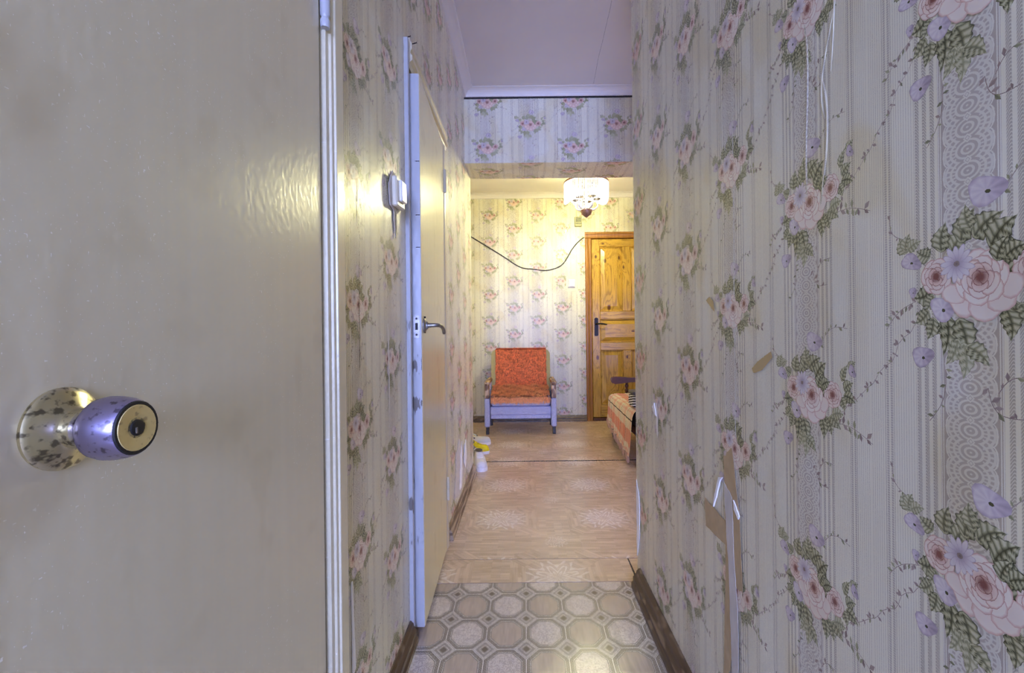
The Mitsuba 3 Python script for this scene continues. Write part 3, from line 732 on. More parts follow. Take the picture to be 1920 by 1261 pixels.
add('door_1__knob__lock_plug', xsq(lathe([(0, 0.0655), (0.0066, 0.0655), (0.0064, 0.0674), (0.0052, 0.0680), (0, 0.0676)], 'x', (k0, ky, kz), 40)), 'black', smooth=40)
add('door_1__knob__key_slot', cbox(k0 + 0.0674 * 0.91, k0 + 0.0682 * 0.91, ky - 0.0030, ky - 0.0008, kz - 0.0042, kz + 0.0005, 0.0003), 'dull_steel')

# ---------------------------------------------------------------- the door that stands ajar
c0, c1 = 1.452, 1.480
add('trim_6', moulding([(0.0, 0.012), (0.3, 0.014), (0.6, 0.010), (1.0, 0.006)], c0, c1, 0.0, 1.915), 'scuffed_white', **STRUCT)
add('trim_6_top', prism([(XL - 0.02, 1.838), (XL + 0.008, 1.838), (XL + 0.012, 1.852), (XL + 0.020, 1.860), (XL + 0.020, 1.874), (XL + 0.014, 1.880), (XL + 0.014, 1.888), (XL + 0.019, 1.896), (XL + 0.019, 1.912), (XL + 0.010, 1.932), (XL - 0.02, 1.934)], c1 + 0.001, 2.165, UPX), 'trim_paint', **STRUCT)
trimesh_far = moulding([(0, 0.004), (0.12, 0.012), (0.3, 0.012), (0.36, 0.006), (0.44, 0.013), (0.62, 0.015), (0.68, 0.009), (0.8, 0.009), (0.95, 0.006), (1.0, 0.003)], 2.037, 2.155, 0.0, 1.8375)
add('trim_6_far', trimesh_far, 'trim_paint', **STRUCT)
# jamb and stop inside the opening
add('trim_6_jamb', cat([box(XL - 0.10, XL - 0.022, 1.4782, 1.494, 0, 1.8375)]), 'trim_paint', **STRUCT)
add('trim_6_threshold', cbox(XL - 0.10, XL - 0.002, 1.496, 2.034, 0.0, 0.02), 'skirting_wood', **STRUCT)

pa, pb = np.array([-0.3365, 1.492]), np.array([-0.3575, 2.022])     # front edge of the leaf at lock and hinge
d2 = (pb - pa) / np.linalg.norm(pb - pa); n2 = np.array([d2[1], -d2[0]])
L2 = np.linalg.norm(pb - pa)
M2 = np.eye(4); M2[:2, 0] = d2; M2[:2, 1] = -n2; M2[:2, 3] = pa     # local x along the leaf, y into the wall (back), z up
def in_leaf(m):
    m = m.copy(); m.apply_transform(M2)
    if np.linalg.det(M2[:3, :3]) < 0: m.invert()
    return m
add('door_2', in_leaf(cat([cbox(0.0015, L2, 0, 0.0345, 0.022, 1.822, 0.0025)])), 'door_paint', **STRUCT)
labels['door_2']['label'] = 'narrow cream-painted door standing slightly ajar with a chrome lever handle'
add('door_2__edge_strip', in_leaf(cbox(-0.0004, 0.0018, 0.0015, 0.033, 0.022, 1.821, 0.0004)), 'scuffed_white', label='white painted lock edge of the leaf')
hzz = 1.018 - 0.02
zp = prism([(0.0165 + 0.0105 * math.cos(t), (hzz - 0.028 if math.sin(t) < 0 else hzz + 0.028) + 0.0095 * math.sin(t)) for t in np.linspace(0, 2 * math.pi, 32, endpoint=False)], -0.0022, -0.0002, YZ_X)
add('door_2__lock_plate', in_leaf(zp), 'dull_steel')
add('door_2__lock_plate__latch', in_leaf(cbox(-0.0035, -0.0020, 0.0125, 0.0205, hzz - 0.010, hzz + 0.012, 0.0005)), 'black')
for zz in (hzz - 0.026, hzz + 0.026):
    add('door_2__lock_plate__screw', in_leaf(lathe([(0, 0), (0.0035, 0), (0.003, 0.0012), (0, 0.0014)], 'x', (-0.0034, 0.0165, zz), 14)), 'dark_metal')
def lever_parts():
    r = lathe([(0, 0), (0.024, 0), (0.0245, 0.003), (0.021, 0.006), (0.0145, 0.008), (0.0125, 0.013), (0.0095, 0.0145), (0, 0.0145)], 'y', (0, 0, 0), 32)
    r.apply_scale([0.72, 1, 1])
    return r
ros = lever_parts(); ros.apply_transform(np.diag([1, -1, 1, 1])); ros.invert() if ros.volume < 0 else None
ros.apply_translation([0.038, 0.0, hzz + 0.004])
# y of the lathe profile grows along -z of the turned body: place both so that they stand out of the front face (negative local y)
if ros.bounds[1][1] > 0.005:
    ros.apply_transform(np.diag([1, -1, 1, 1])); ros.invert()
add('door_2__lever_handle', in_leaf(tube(spline([(0.038, -0.010, hzz + 0.004), (0.038, -0.030, hzz + 0.005), (0.041, -0.042, hzz + 0.005), (0.058, -0.052, hzz + 0.003), (0.085, -0.057, hzz - 0.006), (0.104, -0.058, hzz - 0.022)], 30),
    np.interp(np.linspace(0, 1, 30), [0, .3, .6, .85, 1], [.0085, .0065, .0062, .0062, .0058]), 14)), 'dull_steel', smooth=40, label='grey metal lever handle')
add('door_2__lever_handle__rosette', in_leaf(ros), 'dull_steel', smooth=35)
for zz in (0.028, -0.022):
    add('door_2__lever_handle__screw', in_leaf(tube([(0.038, -0.001, hzz + 0.004 + zz), (0.038, -0.006, hzz + 0.004 + zz)], 0.003, 10)), 'dark_metal')
for zz in (1.60, 0.24):
    add('door_2__hinge', lathe([(0, 0), (0.0065, 0), (0.0075, 0.004), (0.0075, 0.045), (0.0058, 0.047), (0.0058, 0.050), (0.0075, 0.052), (0.0075, 0.096), (0.005, 0.102), (0, 0.103)], at=(-0.3495, 2.0310, zz), n=18), 'trim_paint', smooth=40)
for zz in (1.535, 1.36, 1.255):
    add('door_2__edge_strip__scratch', in_leaf(cbox(-0.0010, -0.0003, 0.002, 0.016, zz, zz + 0.0022, 0.0003)), 'dark_metal')
for i, (dy, dz, tx) in enumerate(((1.462, 1.918, 0.020), (1.545, 1.950, 0.020))):
    add('nail', tube([(XL + 0.002, dy, dz), (XL + tx, dy - 0.004, dz + 0.002), (XL + tx + 0.001, dy - 0.004, dz + 0.002)], [0.0016, 0.0016, 0.0034], 8), 'dark_metal',
        label=('short dark nail in the top end of the white door casing', 'longer dark nail sticking out beside the top corner of the ajar door casing')[i], category='nail', group=None)

# ---------------------------------------------------------------- entrance door in the back wall
DX0, DX1, DZ1 = 0.746, 1.544, 2.015
def casing_profile(): return [(0, 0.016), (0.12, 0.022), (0.30, 0.022), (0.36, 0.016), (0.6, 0.013), (0.66, 0.018), (0.86, 0.018), (1, 0.010)]
def back_casing(x0, x1, z0, z1, flip):
    w = x1 - x0
    pts = [(x0, YB + 0.03)] + [(x0 + (f if not flip else 1 - f) * w, YB - d) for f, d in (casing_profile() if not flip else casing_profile()[::-1])] + [(x1, YB + 0.03)]
    m = prism(pts, z0, z1); trimesh.repair.fix_normals(m); return m
add('trim_7', back_casing(0.672, 0.742, 0, 2.018, False), 'pine_casing', **STRUCT)
add('trim_7_right', back_casing(1.548, 1.618, 0, 2.018, True), 'pine_casing', **STRUCT)
mt = prism([(YB + 0.03, 2.02)] + [(YB - d, 2.02 + (1 - f) * 0.07) for f, d in casing_profile()[::-1]] + [(YB + 0.03, 2.09)], 0.672, 1.618, YZ_X)
trimesh.repair.fix_normals(mt)
add('trim_7_top', mt, 'pine_casing', **STRUCT)
add('trim_7_threshold', cbox(0.744, 1.546, YB - 0.02, YB + 0.08, 0.001, 0.032), 'mahogany', **STRUCT)
fy, by = YB + 0.006, YB + 0.046
parts3 = [('stile', cbox(DX0, 0.834, fy, by, 0.036, DZ1, 0.004), 'pine_upright'), ('stile', cbox(1.456, DX1, fy, by, 0.036, DZ1, 0.004), 'pine_upright'),
          ('rail', cbox(0.834, 1.456, fy, by, 1.93, DZ1, 0.004), 'pine_level'), ('rail', cbox(0.834, 1.456, fy, by, 1.126, 1.213, 0.004), 'pine_level'),
          ('rail', cbox(0.834, 1.456, fy, by, 0.781, 0.867, 0.004), 'pine_level'), ('rail', cbox(0.834, 1.456, fy, by, 0.036, 0.178, 0.004), 'pine_level'),
          ('muntin', cbox(1.085, 1.180, fy, by, 1.213, 1.93, 0.004), 'pine_upright'), ('muntin', cbox(1.085, 1.180, fy, by, 0.178, 0.781, 0.004), 'pine_upright')]
add('door_3', box(DX0 + 0.002, DX1 - 0.002, by + 0.0005, by + 0.012, 0.038, DZ1 - 0.002), 'pine_upright', **STRUCT)
labels['door_3']['label'] = 'knotty varnished pine entrance door with raised panels in the back wall'
for nm, m, b in parts3:
    add('door_3__' + nm, m, b)
def raised(x0, x1, z0, z1, b):
    g, e = 0.0, 0.045
    bead = []
    w = 0.012
    for q in ((x0, x1, z0, z0 + w), (x0, x1, z1 - w, z1), (x0, x0 + w, z0 + w, z1 - w), (x1 - w, x1, z0 + w, z1 - w)):
        bead.append(cbox(q[0], q[1], fy + 0.006, by, q[2], q[3], 0.005))
    y0, y1 = fy + 0.020, fy + 0.008
    xi0, xi1, zi0, zi1 = x0 + w, x1 - w, z0 + w, z1 - w
    V = [(xi0, y0, zi0), (xi1, y0, zi0), (xi1, y0, zi1), (xi0, y0, zi1), (xi0 + e, y1, zi0 + e), (xi1 - e, y1, zi0 + e), (xi1 - e, y1, zi1 - e), (xi0 + e, y1, zi1 - e)]
    V += [(x, by, z) for x, y, z in V[:4]]
    F = [(4, 5, 6), (4, 6, 7)] + [f for i in range(4) for f in ((i, (i + 1) % 4, 4 + (i + 1) % 4), (i, 4 + (i + 1) % 4, 4 + i))] + [(8, 10, 9), (8, 11, 10)] + [f for i in range(4) for f in ((i, 8 + i, 8 + (i + 1) % 4), (i, 8 + (i + 1) % 4, (i + 1) % 4))]
    m = trimesh.Trimesh(V, F, process=False); trimesh.repair.fix_normals(m)
    k = add('door_3__panel', m, b)
    add(k + '__bead', cat(bead), b)
for x0, x1 in ((0.834, 1.085), (1.180, 1.456)):
    raised(x0, x1, 1.213, 1.93, 'pine_upright'); raised(x0, x1, 0.178, 0.781, 'pine_upright')
raised(0.834, 1.456, 0.867, 1.126, 'pine_level')
hx = 0.789
add('door_3__handle_plate', prism([(hx + 0.021 * math.cos(t), (0.957 if math.sin(t) < 0 else 1.127) + 0.017 * math.sin(t)) for t in np.linspace(0, 2 * math.pi, 40, endpoint=False)], fy - 0.008, fy - 0.0002, UPX), 'dark_metal', label='dark metal lock plate')
add('door_3__handle_plate__lever', tube(spline([(hx, fy - 0.006, 1.073), (hx, fy - 0.03, 1.073), (hx + 0.01, fy - 0.045, 1.075), (hx + 0.05, fy - 0.05, 1.074), (hx + 0.11, fy - 0.05, 1.066)], 24), np.interp(np.linspace(0, 1, 24), [0, .3, 1], [.011, .009, .007]), 12), 'dark_metal', smooth=40)
add('door_3__handle_plate__cylinder', lathe([(0, 0), (0.010, 0), (0.010, 0.006), (0.006, 0.008), (0, 0.008)], 'y', (hx, fy - 0.006, 1.015), 24), 'steel')
for zz in (0.953, 1.131):
    add('door_3__handle_plate__screw', lathe([(0, 0), (0.004, 0), (0.003, 0.003), (0, 0.003)], 'y', (hx, fy - 0.007, zz), 14), 'steel')

# ---------------------------------------------------------------- torn paper on the right and left wall
def on_right(poly, d0, d1):
    """polygon (y, z) on the right wall, standing d0 to d1 off it"""
    m = prism(poly, XR - d1, XR - d0, YZ_X); trimesh.repair.fix_normals(m); return m
def ragged(pts, amp, seed, n=5):
    r = random.Random(seed); out = []
    for i in range(len(pts)):
        a, b = pts[i], pts[(i + 1) % len(pts)]
        for k in range(n):
            t = k / n
            out.append((a[0] + (b[0] - a[0]) * t + r.uniform(-amp, amp), a[1] + (b[1] - a[1]) * t + r.uniform(-amp, amp)))
    return out
add('wall_right__glue_patch', on_right(ragged([(1.105, 0.572), (0.990, 0.562), (0.985, 0.510), (1.100, 0.507)], 0.002, 1), 0.0021, 0.0026), 'glue_brown', label='brown glue patch where the paper is torn')
add('wall_right__glue_patch', on_right(ragged([(0.995, 0.70), (0.955, 0.73), (0.925, 0.60), (0.915, 0.45), (0.945, 0.44), (0.975, 0.25), (1.01, 0.20), (0.99, 0.45)], 0.002, 2), 0.0021, 0.0025), 'glue_brown')
add('wall_right__paper_backing', on_right(ragged([(0.995, 0.645), (0.955, 0.625), (0.950, 0.50), (0.935, 0.40), (0.935, 0.20), (0.95, 0.03), (0.965, 0.03), (0.968, 0.30), (0.975, 0.47), (0.985, 0.53)], 0.0015, 3), 0.0027, 0.0033), 'paper_back', label='strip of bare grey paper backing')
add('wall_right__paper_flap', on_right(ragged([(0.998, 0.655), (1.012, 0.640), (1.030, 0.60), (1.048, 0.572), (1.040, 0.600), (1.018, 0.648)], 0.001, 4), 0.0027, 0.006), 'paper_white', label='torn white paper edge')
add('wall_right__paper_flap', on_right(ragged([(0.948, 0.622), (0.930, 0.608), (0.922, 0.598), (0.928, 0.590), (0.945, 0.604)], 0.001, 5), 0.0027, 0.005), 'paper_white')
add('wall_right__paper_flap', on_right(ragged([(1.555, 0.720), (1.530, 0.735), (1.505, 0.695), (1.53, 0.700)], 0.002, 6), 0.001, 0.004), 'paper_white')
add('wall_right__paper_flap', on_right(ragged([(1.795, 0.40), (1.752, 0.34), (1.748, 0.22), (1.775, 0.13), (1.795, 0.10)], 0.003, 7), 0.001, 0.003), 'paper_white')
def on_left(poly, d0, d1):
    m = prism(poly, XL + d0, XL + d1, YZ_X); trimesh.repair.fix_normals(m); return m
add('wall_left__bare_plaster', on_left(ragged([(2.36, 0.11), (2.42, 0.33), (2.56, 0.40), (2.66, 0.26), (2.72, 0.16), (2.6, 0.09)], 0.012, 8), 0.0012, 0.003), 'plaster', label='bare plaster where the paper has come off')
add('wall_left__paper_flap', on_left(ragged([(2.70, 0.22), (2.74, 0.32), (2.80, 0.33), (2.82, 0.22), (2.76, 0.17)], 0.006, 9), 0.004, 0.007), 'paper_white')
add('wall_left__paper_flap', on_left(ragged([(2.52, 0.12), (2.58, 0.30), (2.62, 0.36), (2.63, 0.20), (2.60, 0.11)], 0.006, 10), 0.0035, 0.006), 'paper_white')
add('wall_left__paper_flap', on_left(ragged([(0.968, 0.45), (0.972, 0.45), (0.985, 0.26), (0.970, 0.25)], 0.001, 12), 0.001, 0.004), 'paper_white')

# ---------------------------------------------------------------- switches, bell, cable
sy, sz = 1.318, 1.378
tilt = np.eye(4); a_ = math.radians(5); tilt[1:3, 1:3] = [[math.cos(a_), -math.sin(a_)], [math.sin(a_), math.cos(a_)]]
tilt[:3, 3] = np.array([0, sy, sz]) - tilt[:3, :3] @ np.array([0, sy, sz])
def tl(m): m = m.copy(); m.apply_transform(tilt); return m
k = 'light_switch'
add(k + '__base', tl(cbox(XL + 0.006, XL + 0.022, sy - 0.041, sy + 0.041, sz - 0.042, sz + 0.042, 0.004)), 'ivory_plastic')
add(k + '__rocker', tl(cbox(XL + 0.022, XL + 0.031, sy - 0.020, sy + 0.033, sz - 0.026, sz + 0.034, 0.003)), 'white_plastic')
tag(k, 'cream light switch hanging loose from a torn hole in the left wall', 'light switch')
add('wall_left__torn_hole', on_left(ragged([(sy - 0.055, sz + 0.01), (sy - 0.02, sz + 0.062), (sy + 0.045, sz + 0.038), (sy + 0.058, sz - 0.03), (sy + 0.02, sz - 0.055), (sy - 0.045, sz - 0.045)], 0.004, 13), 0.0024, 0.0048), 'plaster', label='torn hole around the switch')
add('wall_left__torn_hole', on_left(ragged([(sy - 0.012, sz - 0.050), (sy + 0.02, sz - 0.052), (sy + 0.018, sz - 0.10), (sy + 0.002, sz - 0.125), (sy - 0.006, sz - 0.09)], 0.003, 14), 0.0024, 0.0042), 'plaster')
add('wall_left__torn_hole__slit', on_left([(sy + 0.004, sz - 0.05), (sy + 0.009, sz - 0.05), (sy + 0.010, sz - 0.10), (sy + 0.004, sz - 0.13), (sy + 0.002, sz - 0.128), (sy + 0.006, sz - 0.10)], 0.0043, 0.0050), 'black')
k = 'light_switch_001'
bx0, bz0 = 0.519, 1.524
add(k + '__backing', cbox(bx0 - 0.060, bx0 + 0.060, YB - 0.004, YB - 0.0012, bz0 - 0.086, bz0 + 0.086, 0.001), 'ivory_plastic', label='pale rectangle of bare wall board behind the switch')
add(k + '__base', cbox(bx0 - 0.040, bx0 + 0.040, YB - 0.020, YB - 0.0042, bz0 - 0.045, bz0 + 0.047, 0.004), 'white_plastic')
add(k + '__rocker', cbox(bx0 - 0.030, bx0 + 0.030, YB - 0.030, YB - 0.0202, bz0 - 0.036, bz0 + 0.040, 0.004), 'white_plastic')
tag(k, 'white light switch on a pale backing beside the pine door', 'light switch')
k = 'door_chime'
cx_, cz_ = 0.598, 2.205
add(k + '__housing', cbox(cx_ - 0.040, cx_ + 0.040, YB - 0.032, YB - 0.0015, cz_ - 0.053, cz_ + 0.053, 0.004), 'old_plastic')
for i in range(4):
    add(k + '__slot', cbox(cx_ - 0.024 + i * 0.0145, cx_ - 0.016 + i * 0.0145, YB - 0.0332, YB - 0.0318, cz_ - 0.006, cz_ + 0.042, 0.0004), 'slot_dark')
add(k + '__trim', cbox(cx_ - 0.040, cx_ + 0.040, YB - 0.0345, YB - 0.032, cz_ - 0.026, cz_ - 0.021, 0.0008), 'slot_dark')
tag(k, 'small yellowed door chime box with dark slots high on the back wall under the chandelier', 'door chime')
bp = lambda pts: [((u - 985) / 169.0, YB - 0.006, 0.97 - (v - 626) / 169.0) for u, v in pts]
cable = [(-0.62, YB - 0.006, 2.073), (-0.477, YB - 0.006, 1.985), (-0.335, YB - 0.006, 1.896), (-0.18, YB - 0.006, 1.795), (-0.06, YB - 0.006, 1.719), (0.0, YB - 0.006, 1.698), (0.09, YB - 0.006, 1.690), (0.235, YB - 0.006, 1.672), (0.32, YB - 0.006, 1.688),
         (0.41, YB - 0.006, 1.729), (0.49, YB - 0.006, 1.840), (0.56, YB - 0.006, 1.944), (0.66, YB - 0.006, 2.032)]
add('cable', tube(spline(cable, 90), 0.0052, 8), 'cable_black', smooth=True, label='dark cable sagging across the flowered back wall above the armchair', category='cable')
add('bell_wire', tube(spline([(cx_ - 0.005, YB - 0.005, cz_ + 0.052), (cx_ - 0.015, YB - 0.004, 2.29), (cx_ - 0.004, YB - 0.004, 2.40), (cx_ - 0.004, YB - 0.004, 2.468)], 30), 0.0026, 6), 'pale_wire', smooth=True,
    label='thin pale wire rising from the door chime to the ceiling', category='wire')

# ---------------------------------------------------------------- chandelier
LX, LY, LZ = 0.535, 3.93, 2.10
k = 'chandelier'
add(k + '__rod', tube([(LX, LY, LZ + 0.02), (LX, LY, ZC - 0.03)], 0.008, 12), 'bronze', smooth=40)
add(k + '__canopy', lathe([(0, 0), (0.012, 0), (0.05, 0.02), (0.055, 0.032), (0, 0.032)], at=(LX, LY, ZC - 0.033), n=32), 'bronze', smooth=40)
add(k + '__ring', lathe([(0.182, 0.0), (0.190, 0.0), (0.190, 0.014), (0.182, 0.014), (0.182, 0.0)], at=(LX, LY, LZ + 0.150), n=64), 'bronze', smooth=40)
for i in range(3):
    t = 2 * math.pi * i / 3 + 0.5
    add(k + '__spoke', tube([(LX, LY, LZ + 0.157), (LX + 0.183 * math.cos(t), LY + 0.183 * math.sin(t), LZ + 0.157)], 0.003, 8), 'bronze')
# crystal rods hang in swags from the ring: opaque, each with an added glow of its own
NR = 72
rod_v = {}
for i in range(NR):
    t = 2 * math.pi * i / NR
    drop = 0.105 + 0.055 * abs(math.sin(t * 2.5 + 0.6))
    R_ = 0.187
    cxr, cyr = LX + R_ * math.cos(t), LY + R_ * math.sin(t)
    m = tube([(cxr, cyr, LZ + 0.152), (cxr, cyr, LZ + 0.146), (cxr, cyr, LZ + 0.15 - drop + 0.006), (cxr, cyr, LZ + 0.15 - drop)], [0.002, 0.0046, 0.0046, 0.002], 6)
    kk = f'{k}__crystal_rod' + ('' if i == 0 else f'_{i:03d}')
    scene[kk] = {**mikit.ply(m, 'lamp_white'), 'emitter': {'type': 'area', 'radiance': {'type': 'rgb', 'value': GLOW}, 'sampling_weight': 0.01}}
add(k + '__stem', lathe([(0, 0), (0.010, 0), (0.016, 0.02), (0.012, 0.06), (0.016, 0.10), (0, 0.11)], at=(LX, LY, LZ - 0.085), n=24), 'lamp_white', smooth=40)
add(k + '__finial', lathe([(0, -0.058), (0.005, -0.058), (0.005, -0.052), (0.012, -0.050), (0.030, -0.036), (0.043, -0.018), (0.049, 0.0), (0.048, 0.006), (0.03, 0.012), (0, 0.014)], at=(LX, LY, LZ - 0.082), n=40), 'bronze', smooth=30, label='bronze bowl finial under the lamp')
for i in range(5):
    t = 2 * math.pi * i / 5 - 1.15
    c_, s_ = math.cos(t), math.sin(t)
    P = lambda r, z: (LX + r * c_, LY + r * s_, LZ + z)
    add(k + '__arm', tube(spline([P(0.018, -0.045), P(0.045, -0.066), P(0.080, -0.060), P(0.100, -0.030), P(0.092, 0.0), P(0.086, 0.012)], 24), 0.0075, 10), 'lamp_white', smooth=True)
    add(k + '__drip_pan', lathe([(0, 0), (0.012, 0), (0.038, 0.008), (0.040, 0.012), (0.014, 0.010), (0, 0.010)], at=P(0.086, 0.012), n=28), 'dull_steel', smooth=40)
    kk = f'{k}__bulb' + ('' if i == 0 else f'_{i:03d}')
    bulb = lathe([(0, 0), (0.012, 0.004), (0.020, 0.025), (0.020, 0.040), (0.012, 0.062), (0.004, 0.074), (0, 0.076)], at=P(0.086, 0.026), n=16)
    scene[kk] = {**mikit.ply(bulb, 'lamp_white'), 'emitter': {'type': 'area', 'radiance': {'type': 'rgb', 'value': LAMP}, 'sampling_weight': 1.0}}
tag(k, 'lit chandelier with a drum of crystal rods and a bronze finial hanging in the hall', 'chandelier')

# ---------------------------------------------------------------- armchair
AC = -0.053
k = 'armchair'
tag(k, 'old low armchair in pale wavy upholstery with wooden arms against the flowered wall', 'armchair')
for s in (-1, 1):
    xo = AC + s * 0.350; xi = AC + s * 0.297
    x0, x1 = min(xo, xi), max(xo, xi)
    arm = add(k + '__arm', cbox(x0, x1, 4.425, 4.93, 0.485, 0.512, 0.006), 'worn_wood')
    add(arm + '__post', cbox(x0 + 0.004, x1 - 0.006, 4.432, 4.478, 0.352, 0.4845, 0.005), 'worn_wood')
    xs0, xs1 = (x0 + 0.006, x1 + 0.008) if s < 0 else (x0 - 0.008, x1 - 0.006)
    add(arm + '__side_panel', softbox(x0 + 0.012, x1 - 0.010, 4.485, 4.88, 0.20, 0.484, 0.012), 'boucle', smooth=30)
    lg = [( (x0 + x1) / 2 - s * 0.0 - 0.032, 0.351), ((x0 + x1) / 2 + 0.030, 0.351), ((x0 + x1) / 2 + 0.024, 0.075), ((x0 + x1) / 2 - 0.020, 0.075)]
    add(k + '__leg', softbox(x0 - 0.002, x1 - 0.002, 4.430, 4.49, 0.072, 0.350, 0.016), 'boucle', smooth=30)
    add(k + '__foot', cbox((x0 + x1) / 2 - 0.015, (x0 + x1) / 2 + 0.015, 4.442, 4.475, 0.0006, 0.073, 0.003), 'black_wood')
    add(k + '__rear_leg', cbox((x0 + x1) / 2 - 0.018, (x0 + x1) / 2 + 0.018, 4.88, 4.92, 0.0006, 0.484, 0.003), 'black_wood')
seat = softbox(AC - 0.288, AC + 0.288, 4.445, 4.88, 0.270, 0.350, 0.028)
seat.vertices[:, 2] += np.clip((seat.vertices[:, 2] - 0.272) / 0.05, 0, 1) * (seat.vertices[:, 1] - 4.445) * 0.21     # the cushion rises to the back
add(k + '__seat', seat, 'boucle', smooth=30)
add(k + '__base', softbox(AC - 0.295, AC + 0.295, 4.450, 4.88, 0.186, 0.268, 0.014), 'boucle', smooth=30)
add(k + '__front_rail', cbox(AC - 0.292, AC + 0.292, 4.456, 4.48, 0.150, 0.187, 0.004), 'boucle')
# backrest: leaning block with rounded top corners
ang = math.radians(11)
bk = prism([(AC - 0.31, 0.0)] + [(AC + 0.31, 0.0)] + [(AC + 0.31 - 0.05 + 0.05 * math.cos(t), 0.378 + 0.05 * math.sin(t)) for t in np.linspace(0, math.pi / 2, 8)] + [(AC - 0.31 + 0.05 + 0.05 * math.cos(t), 0.378 + 0.05 * math.sin(t)) for t in np.linspace(math.pi / 2, math.pi, 8)], -0.05, 0.05, UPX)
trimesh.repair.fix_normals(bk)
Rb = trimesh.transformations.rotation_matrix(-ang, [1, 0, 0]); Rb[:3, 3] = [0, 4.845, 0.376]
bk.apply_transform(Rb)
add(k + '__backrest', bk, 'dull_green_cloth')

# shaggy throw: a backing sheet with yarn tufts
def fibres(starts, dirs, normals, length, width, col, seed):
    r = np.random.default_rng(seed)
    n = len(starts)
    l = length * r.uniform(0.7, 1.3, n)[:, None]
    side = np.cross(dirs, normals) + r.normal(0, 0.35, (n, 3)); side /= np.linalg.norm(side, axis=1, keepdims=True)
    d = dirs + r.normal(0, 0.22, (n, 3))
    mid = starts + 0.5 * l * d + 0.32 * l * normals
    tip = starts + l * d + 0.18 * l * normals
    v = np.stack([starts - side * width, starts + side * width, mid - side * width, mid + side * width, tip], 1).reshape(-1, 3)
    base = np.arange(n)[:, None] * 5
    f = np.concatenate([base + np.array(t) for t in ((0, 1, 3), (0, 3, 2), (2, 3, 4))], 0)
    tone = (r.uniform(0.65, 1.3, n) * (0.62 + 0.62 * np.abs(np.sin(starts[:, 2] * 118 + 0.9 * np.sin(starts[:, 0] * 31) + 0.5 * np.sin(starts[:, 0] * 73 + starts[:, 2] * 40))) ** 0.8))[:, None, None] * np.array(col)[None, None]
    c = np.concatenate([tone * 0.35, tone * 0.35, tone * 0.9, tone * 0.9, tone * 1.25], 1).reshape(-1, 3)  # dark roots and row bands: shade between the tufts put into the yarn colour
    return v, f, np.clip(c, 0, 1)
k = 'shaggy_throw'
rx0, rx1 = AC - 0.262, AC + 0.268
nb, ns = 26, 22
def back_pt(x, h):      # a point on the backrest's front face, h up from its foot
    return np.stack([x, 4.845 + (-0.054) * math.cos(ang) + h * math.sin(ang), 0.376 + h * math.cos(ang) + 0.05 * math.sin(ang)], -1)
bk_n = np.array([0, -math.cos(ang), math.sin(ang)]); bk_d = np.array([0, -math.sin(ang), -math.cos(ang)])
S, D, N = [], [], []
r_ = np.random.default_rng(5)
for row in range(nb):
    h = 0.055 + (0.431 - 0.055) * row / (nb - 1)
    x = r_.uniform(rx0, rx1, 360)
    hh = h + 0.004 * np.sin(x * 40 + row) + r_.normal(0, 0.0022, 360)
    S.append(back_pt(x, hh)); D.append(np.tile(bk_d, (360, 1))); N.append(np.tile(bk_n, (360, 1)))
for row in range(6):
    x = r_.uniform(rx0, rx1, 200)
    y = 4.845 + 0.433 * math.sin(ang) - 0.05 + 0.09 * row / 5
    S.append(np.stack([x, np.full(200, y), np.full(200, 0.376 + 0.4315 * math.cos(ang) + 0.012 - 0.016 * row / 5)], -1)); D.append(np.tile([0, -0.8, 0.1], (200, 1))); N.append(np.tile([0, 0, 1.0], (200, 1)))
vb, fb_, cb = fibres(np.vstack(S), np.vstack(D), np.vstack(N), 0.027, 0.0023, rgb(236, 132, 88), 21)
S, D, N = [], [], []
for row in range(ns):
    y = 4.80 - (4.80 - 4.452) * row / (ns - 1)
    x = r_.uniform(rx0 - 0.025, rx1 + 0.015, 330)
    z = 0.4345 - 0.066 * row / (ns - 1) + 0.006 * np.sin(x * 25 + y * 30)
    S.append(np.stack([x, y + r_.normal(0, 0.008, 330), z], -1)); D.append(np.tile([0, -0.85, 0.0], (330, 1))); N.append(np.tile([0, 0, 1.0], (330, 1)))
for row in range(6):
    x = r_.uniform(rx0 - 0.025, rx1 + 0.015, 300)
    S.append(np.stack([x, np.full(300, 4.4405), 0.366 - 0.040 * row / 5 + r_.normal(0, 0.004, 300)], -1)); D.append(np.tile([0, -0.25, -0.9], (300, 1))); N.append(np.tile([0, -1.0, 0], (300, 1)))
vs, fs, cs = fibres(np.vstack(S), np.vstack(D), np.vstack(N), 0.030, 0.0022, rgb(255, 172, 116), 22)  # seat yarn coloured lighter to make up for the pile's self-shadow
scene['throw_backing'] = {'type': 'twosided', 'bsdf': {'type': 'diffuse', 'reflectance': {'type': 'rgb', 'value': rgb(140, 62, 42)}}}
def ribbon(path, x0, x1, th):
    poly = [(p[0], p[1]) for p in path]
    from shapely.geometry import LineString
    g = LineString(poly).buffer(th, cap_style='flat', join_style='round')
    m = prism(list(g.exterior.coords)[:-1], x0, x1, YZ_X); trimesh.repair.fix_normals(m); return m
e = back_pt(0.0, 0.02); tpt = back_pt(0.0, 0.430)
path = [(4.438, 0.322), (4.4385, 0.345), (4.452, 0.359), (4.60, 0.391), (4.77, 0.427), (4.795, 0.434), (back_pt(0.0, 0.075)[1] - 0.002, back_pt(0.0, 0.075)[2]), (tpt[1] - 0.002, tpt[2]), (tpt[1] + 0.03, tpt[2] + 0.012), (tpt[1] + 0.10, tpt[2] - 0.006)]
add(k + '__backing', ribbon(path, rx0, rx1, 0.003), 'throw_backing')
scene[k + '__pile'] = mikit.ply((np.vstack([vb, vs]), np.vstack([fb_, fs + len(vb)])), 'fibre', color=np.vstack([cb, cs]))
labels[k + '__pile'] = {'kind': 'stuff', 'label': 'long orange yarn pile'}
